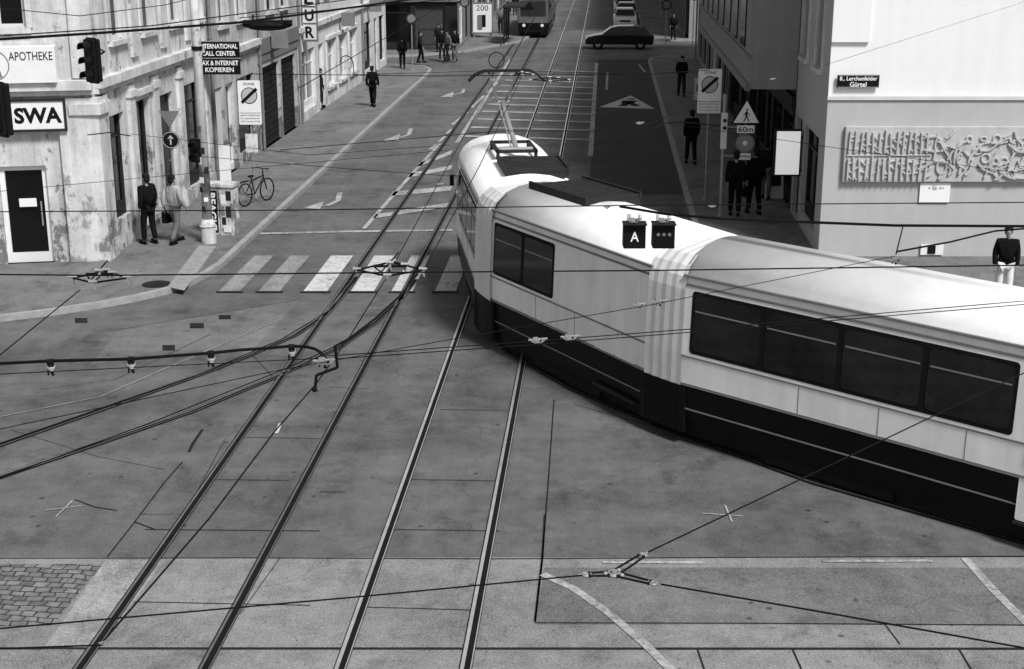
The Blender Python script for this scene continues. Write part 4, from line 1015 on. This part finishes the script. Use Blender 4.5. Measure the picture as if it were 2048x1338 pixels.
w([(1650,130),(2140,-25)],6.3,.003); w([(175,270),(220,265),(262,272)],5.6,.007); w([(262,268),(620,310),(900,290)],5.6,.003)
w([(1310,255),(1330,246),(1350,244),(1390,246),(1440,252)],5.6,.008); w([(700,150),(1030,140),(1290,150)],5.2,.005); w([(680,125),(683,115),(692,111),(702,115),(707,128),(708,150)],5.0,.012)
w([(-80,390),(400,345),(900,300)],5.9,.0025)
b=MB(); c=G(993,120,5.4); b.torus(c,.16,.01,n=20); b.obj('wire_loop',M['cable'],label='looped jumper wire above the pantograph',category='wire')
gp='cable insulators on the feeder cable'
for (u,v) in ((101,724),(262,719),(422,707),(583,694)):
    c=G(u,v,5.7); e=thing('cable_insulator','white porcelain insulator hanging from black cable','insulator',c,group=gp)
    b=MB(); b.cyl((-.018,0,0),(.018,0,0),.02,.02,12); b.cyl((0,0,-.012),(0,0,-.028),.012,.022,12); b.obj('clamp',M['black'],e)
    b=MB(); b.cyl((0,0,-.028),(0,0,-.04),.026,.022,14); b.cyl((0,0,-.04),(0,0,-.058),.02,.013,12); b.obj('porcelain',M['porcelain'],e)
    b=MB(); b.cyl((0,0,-.058),(.012,0,-.088),.012,.008,8); b.cyl((-.018,0,-.05),(-.02,0,-.085),.006,.006,6); b.obj('hook',M['black'],e)
def fitting(u,v,z,s,label,n=4):
    c=G(u,v,z); e=thing('wire_fitting',label,'wire fitting',c,group='wire fittings')
    P=[(-s,0,0),(0,-s*.9,.01),(s,0,0),(0,s*.9,.01)]
    b=MB()
    for i in range(4): b.cyl(P[i],P[(i+1)%4],.008,.008,6)
    b.cyl(P[1],P[3],.006,.006,6); b.cyl((-s*.5,0,.03),(s*.5,0,.03),.01,.01,6); b.cyl((-s*.5,0,.03),(0,-s*.9,.0),.006,.006,6); b.cyl((s*.5,0,.03),(0,s*.9,.0),.006,.006,6); b.cyl((-s*.25,-s*.3,.0),(s*.25,s*.3,.12),.006,.006,6)
    b.obj('rod_frame',M['cable'],e)
    for q in P+[(0,0,.05),(s*.45,s*.1,.03)]:
        b=MB(); b.cyl((q[0]-.03,q[1],q[2]+.01),(q[0]+.03,q[1],q[2]+.01),.016,.01,8); b.box((q[0],q[1],q[2]-.01),(.022,.018,.04)); b.cyl((q[0],q[1],q[2]-.03),(q[0]+.01,q[1],q[2]-.055),.012,.006,8); b.obj('clamp',M['galv'],e)
fitting(200,556,5.75,.2,'diamond shaped overhead wire frame with clamps'); fitting(780,540,5.75,.25,'diamond shaped overhead wire crossing with clamps')
fitting(1100,160,5.4,.35,'small overhead wire crossing with clamps'); fitting(1045,150,5.4,.2,'small overhead wire clamp')
def clampw(u,v,z,s,label='pale metal clamp on paired wires'):
    c=G(u,v,z); e=thing('wire_clamp',label,'wire clamp',c,group='wire clamps')
    b=MB(); b.xz([(-s,-.2*s),(-.7*s,.35*s),(-.1*s,.42*s),(.1*s,.15*s),(.8*s,.3*s),(s,0),(.6*s,-.35*s),(-.5*s,-.45*s)],-.2*s,.2*s); b.cyl((-s*1.35,0,0),(s*1.35,0,.01),s*.16,s*.16,8); b.cyl((-.4*s,-.3*s,0),(-.4*s,.3*s,0),s*.2,s*.2,8); b.obj('body',M['galv'],e)
    b=MB(); b.cyl((0,0,-s*.2),(0,0,-s*.8),s*.12,s*.2,8); b.cyl((-s*.9,0,s*.4),(-s*.6,0,-s*.7),s*.09,s*.09,6); b.cyl((.4*s,-.33*s,0),(.4*s,.33*s,0),s*.14,s*.14,8); b.obj('bolt',M['cable'],e)
for (u,v,s) in ((1076,680,.045),(1140,674,.045),(1280,609,.032),(1320,603,.04),(650,722,.055),(1792,520,.045),(880,368,.03),(988,160,.05),(1268,440,.05),(1328,440,.05),(205,1286,.012),(1215,413,.03),(1280,246,.04),(1545,158,.035),(1425,412,.03)): clampw(u,v,5.7,s)
c=G(642,735,5.7); b=MB(); b.tube([c+Vector((.09,0,.14)),c+Vector((.1,0,.0)),c+Vector((-.03,0,-.05)),c+Vector((-.04,0,-.13))],.009); b.sph(c+Vector((-.045,0,-.14)),.018)
b.obj('wire_hook',M['cable'],label='bent iron hook at the end of feeder cable',category='hook')
c=G(1228,1147,6); e=thing('wire_shackle','three way iron shackle joining span wires','shackle',c)
b=MB(); b.torus((0,0,0),.02,.008,'Z',n=18); b.cyl((0,0,-.012),(0,0,.014),.011,.011,10); b.obj('centre_ring',M['galv'],e)
for (u,v) in ((1172,1149),(1286,1110),(1306,1166)):
    q=G(u,v,6)-c; d=q.normalized(); L_=q.length
    n_=Vector((-d.y,d.x,0))*.017
    a=d*.02; f_=q-d*.012
    b=MB(); b.cyl(a+n_,f_+n_*.7,.0045,.0045,8); b.cyl(a-n_,f_-n_*.7,.0045,.0045,8); b.cyl(f_+n_*.9,f_-n_*.9,.006); b.cyl(a-n_*1.1,a+n_*1.1,.007); b.obj('shackle_link',M['black'],e)
    b=MB(); b.torus(q,.013,.005,'Z',n=16); b.sph(a+d*.012,(.01,.01,.009),8,6); b.cyl(q-d*.02,q+d*.03,.006,.004,8); b.obj('ring',M['galv'],e)
for (u,dots) in ((1268,False),(1326,True)):
    c=G(u,470,5.55); e=thing('tram_signal','small black hanging tram signal box','tram signal',c,group='hanging tram signals')
    b=MB(); b.xz(rrect(-.1,-.11,.1,.11,.01),-.07,.07); b.bx(-.108,.108,-.12,.07,.11,.118); b.obj('housing',M['black'],e)
    b=MB(); b.cyl((0,0,.11),(0,0,.16),.02,.02,8); b.cyl((-.07,0,.15),(.07,0,.15),.012,.012,8); b.cyl((-.05,0,.14),(-.05,0,.19),.02,.016,8); b.cyl((.05,0,.14),(.05,0,.19),.02,.016,8); b.obj('hanger',M['porcelain'],e)
    if dots:
        for i in (-1,0,1):
            b=MB(); b.cyl((i*.05,-.072,.02),(i*.05,-.078,.02),.015,.015,12); b.obj('lamp',M['grey'],e)
    else: lettering('A',.075,.09,M['letter_w'],e,T(0,-.075,0),.01)
c=G(535,43,6.5); e=thing('hanging_street_lamp','dark elongated street lamp hung from span cable','street lamp',c,rad(3))
b=MB(); b.sph((0,0,-.06),(.45,.13,.08)); b.bx(-.42,.42,-.1,.1,-.04,.02); b.cyl((-.25,0,0),(-.25,0,.12),.015); b.cyl((.25,0,0),(.25,0,.12),.015); b.obj('housing',M['black'],e)
b=MB(); b.sph((0,0,-.1),(.35,.1,.06)); b.obj('diffuser',M['dark'],e)
# ---------------------------------------------------------------- light
world=bpy.data.worlds.new('World'); scene.world=world; world.use_nodes=True
nt=world.node_tree; bg=nt.nodes['Background']
sky=nt.nodes.new('ShaderNodeTexSky'); sky.sky_type='NISHITA'; sky.sun_disc=False
sd=Vector((.46,-.66,1.0)).normalized()
sky.sun_elevation=math.asin(sd.z); sky.sun_rotation=math.atan2(sd.x,sd.y)
bw=nt.nodes.new('ShaderNodeRGBToBW'); nt.links.new(sky.outputs[0],bw.inputs[0]); nt.links.new(bw.outputs[0],bg.inputs['Color']); bg.inputs['Strength'].default_value=.12
ld=bpy.data.lights.new('sun','SUN'); ld.energy=4.1; ld.angle=rad(12); ld.color=(1,1,1)
lo=bpy.data.objects.new('sun',ld); COL.objects.link(lo); lo.rotation_euler=(-sd).to_track_quat('-Z','Y').to_euler()
cd=bpy.data.cameras.new('camera'); cd.lens=50; cd.sensor_width=36; cd.clip_end=3000; cd.clip_start=.05
co=bpy.data.objects.new('camera',cd); COL.objects.link(co); co.location=(0,0,H); co.rotation_euler=(rad(90)-TH,0,0); scene.camera=co
scene.view_settings.view_transform='Standard'; scene.view_settings.look='None'; scene.view_settings.exposure=0
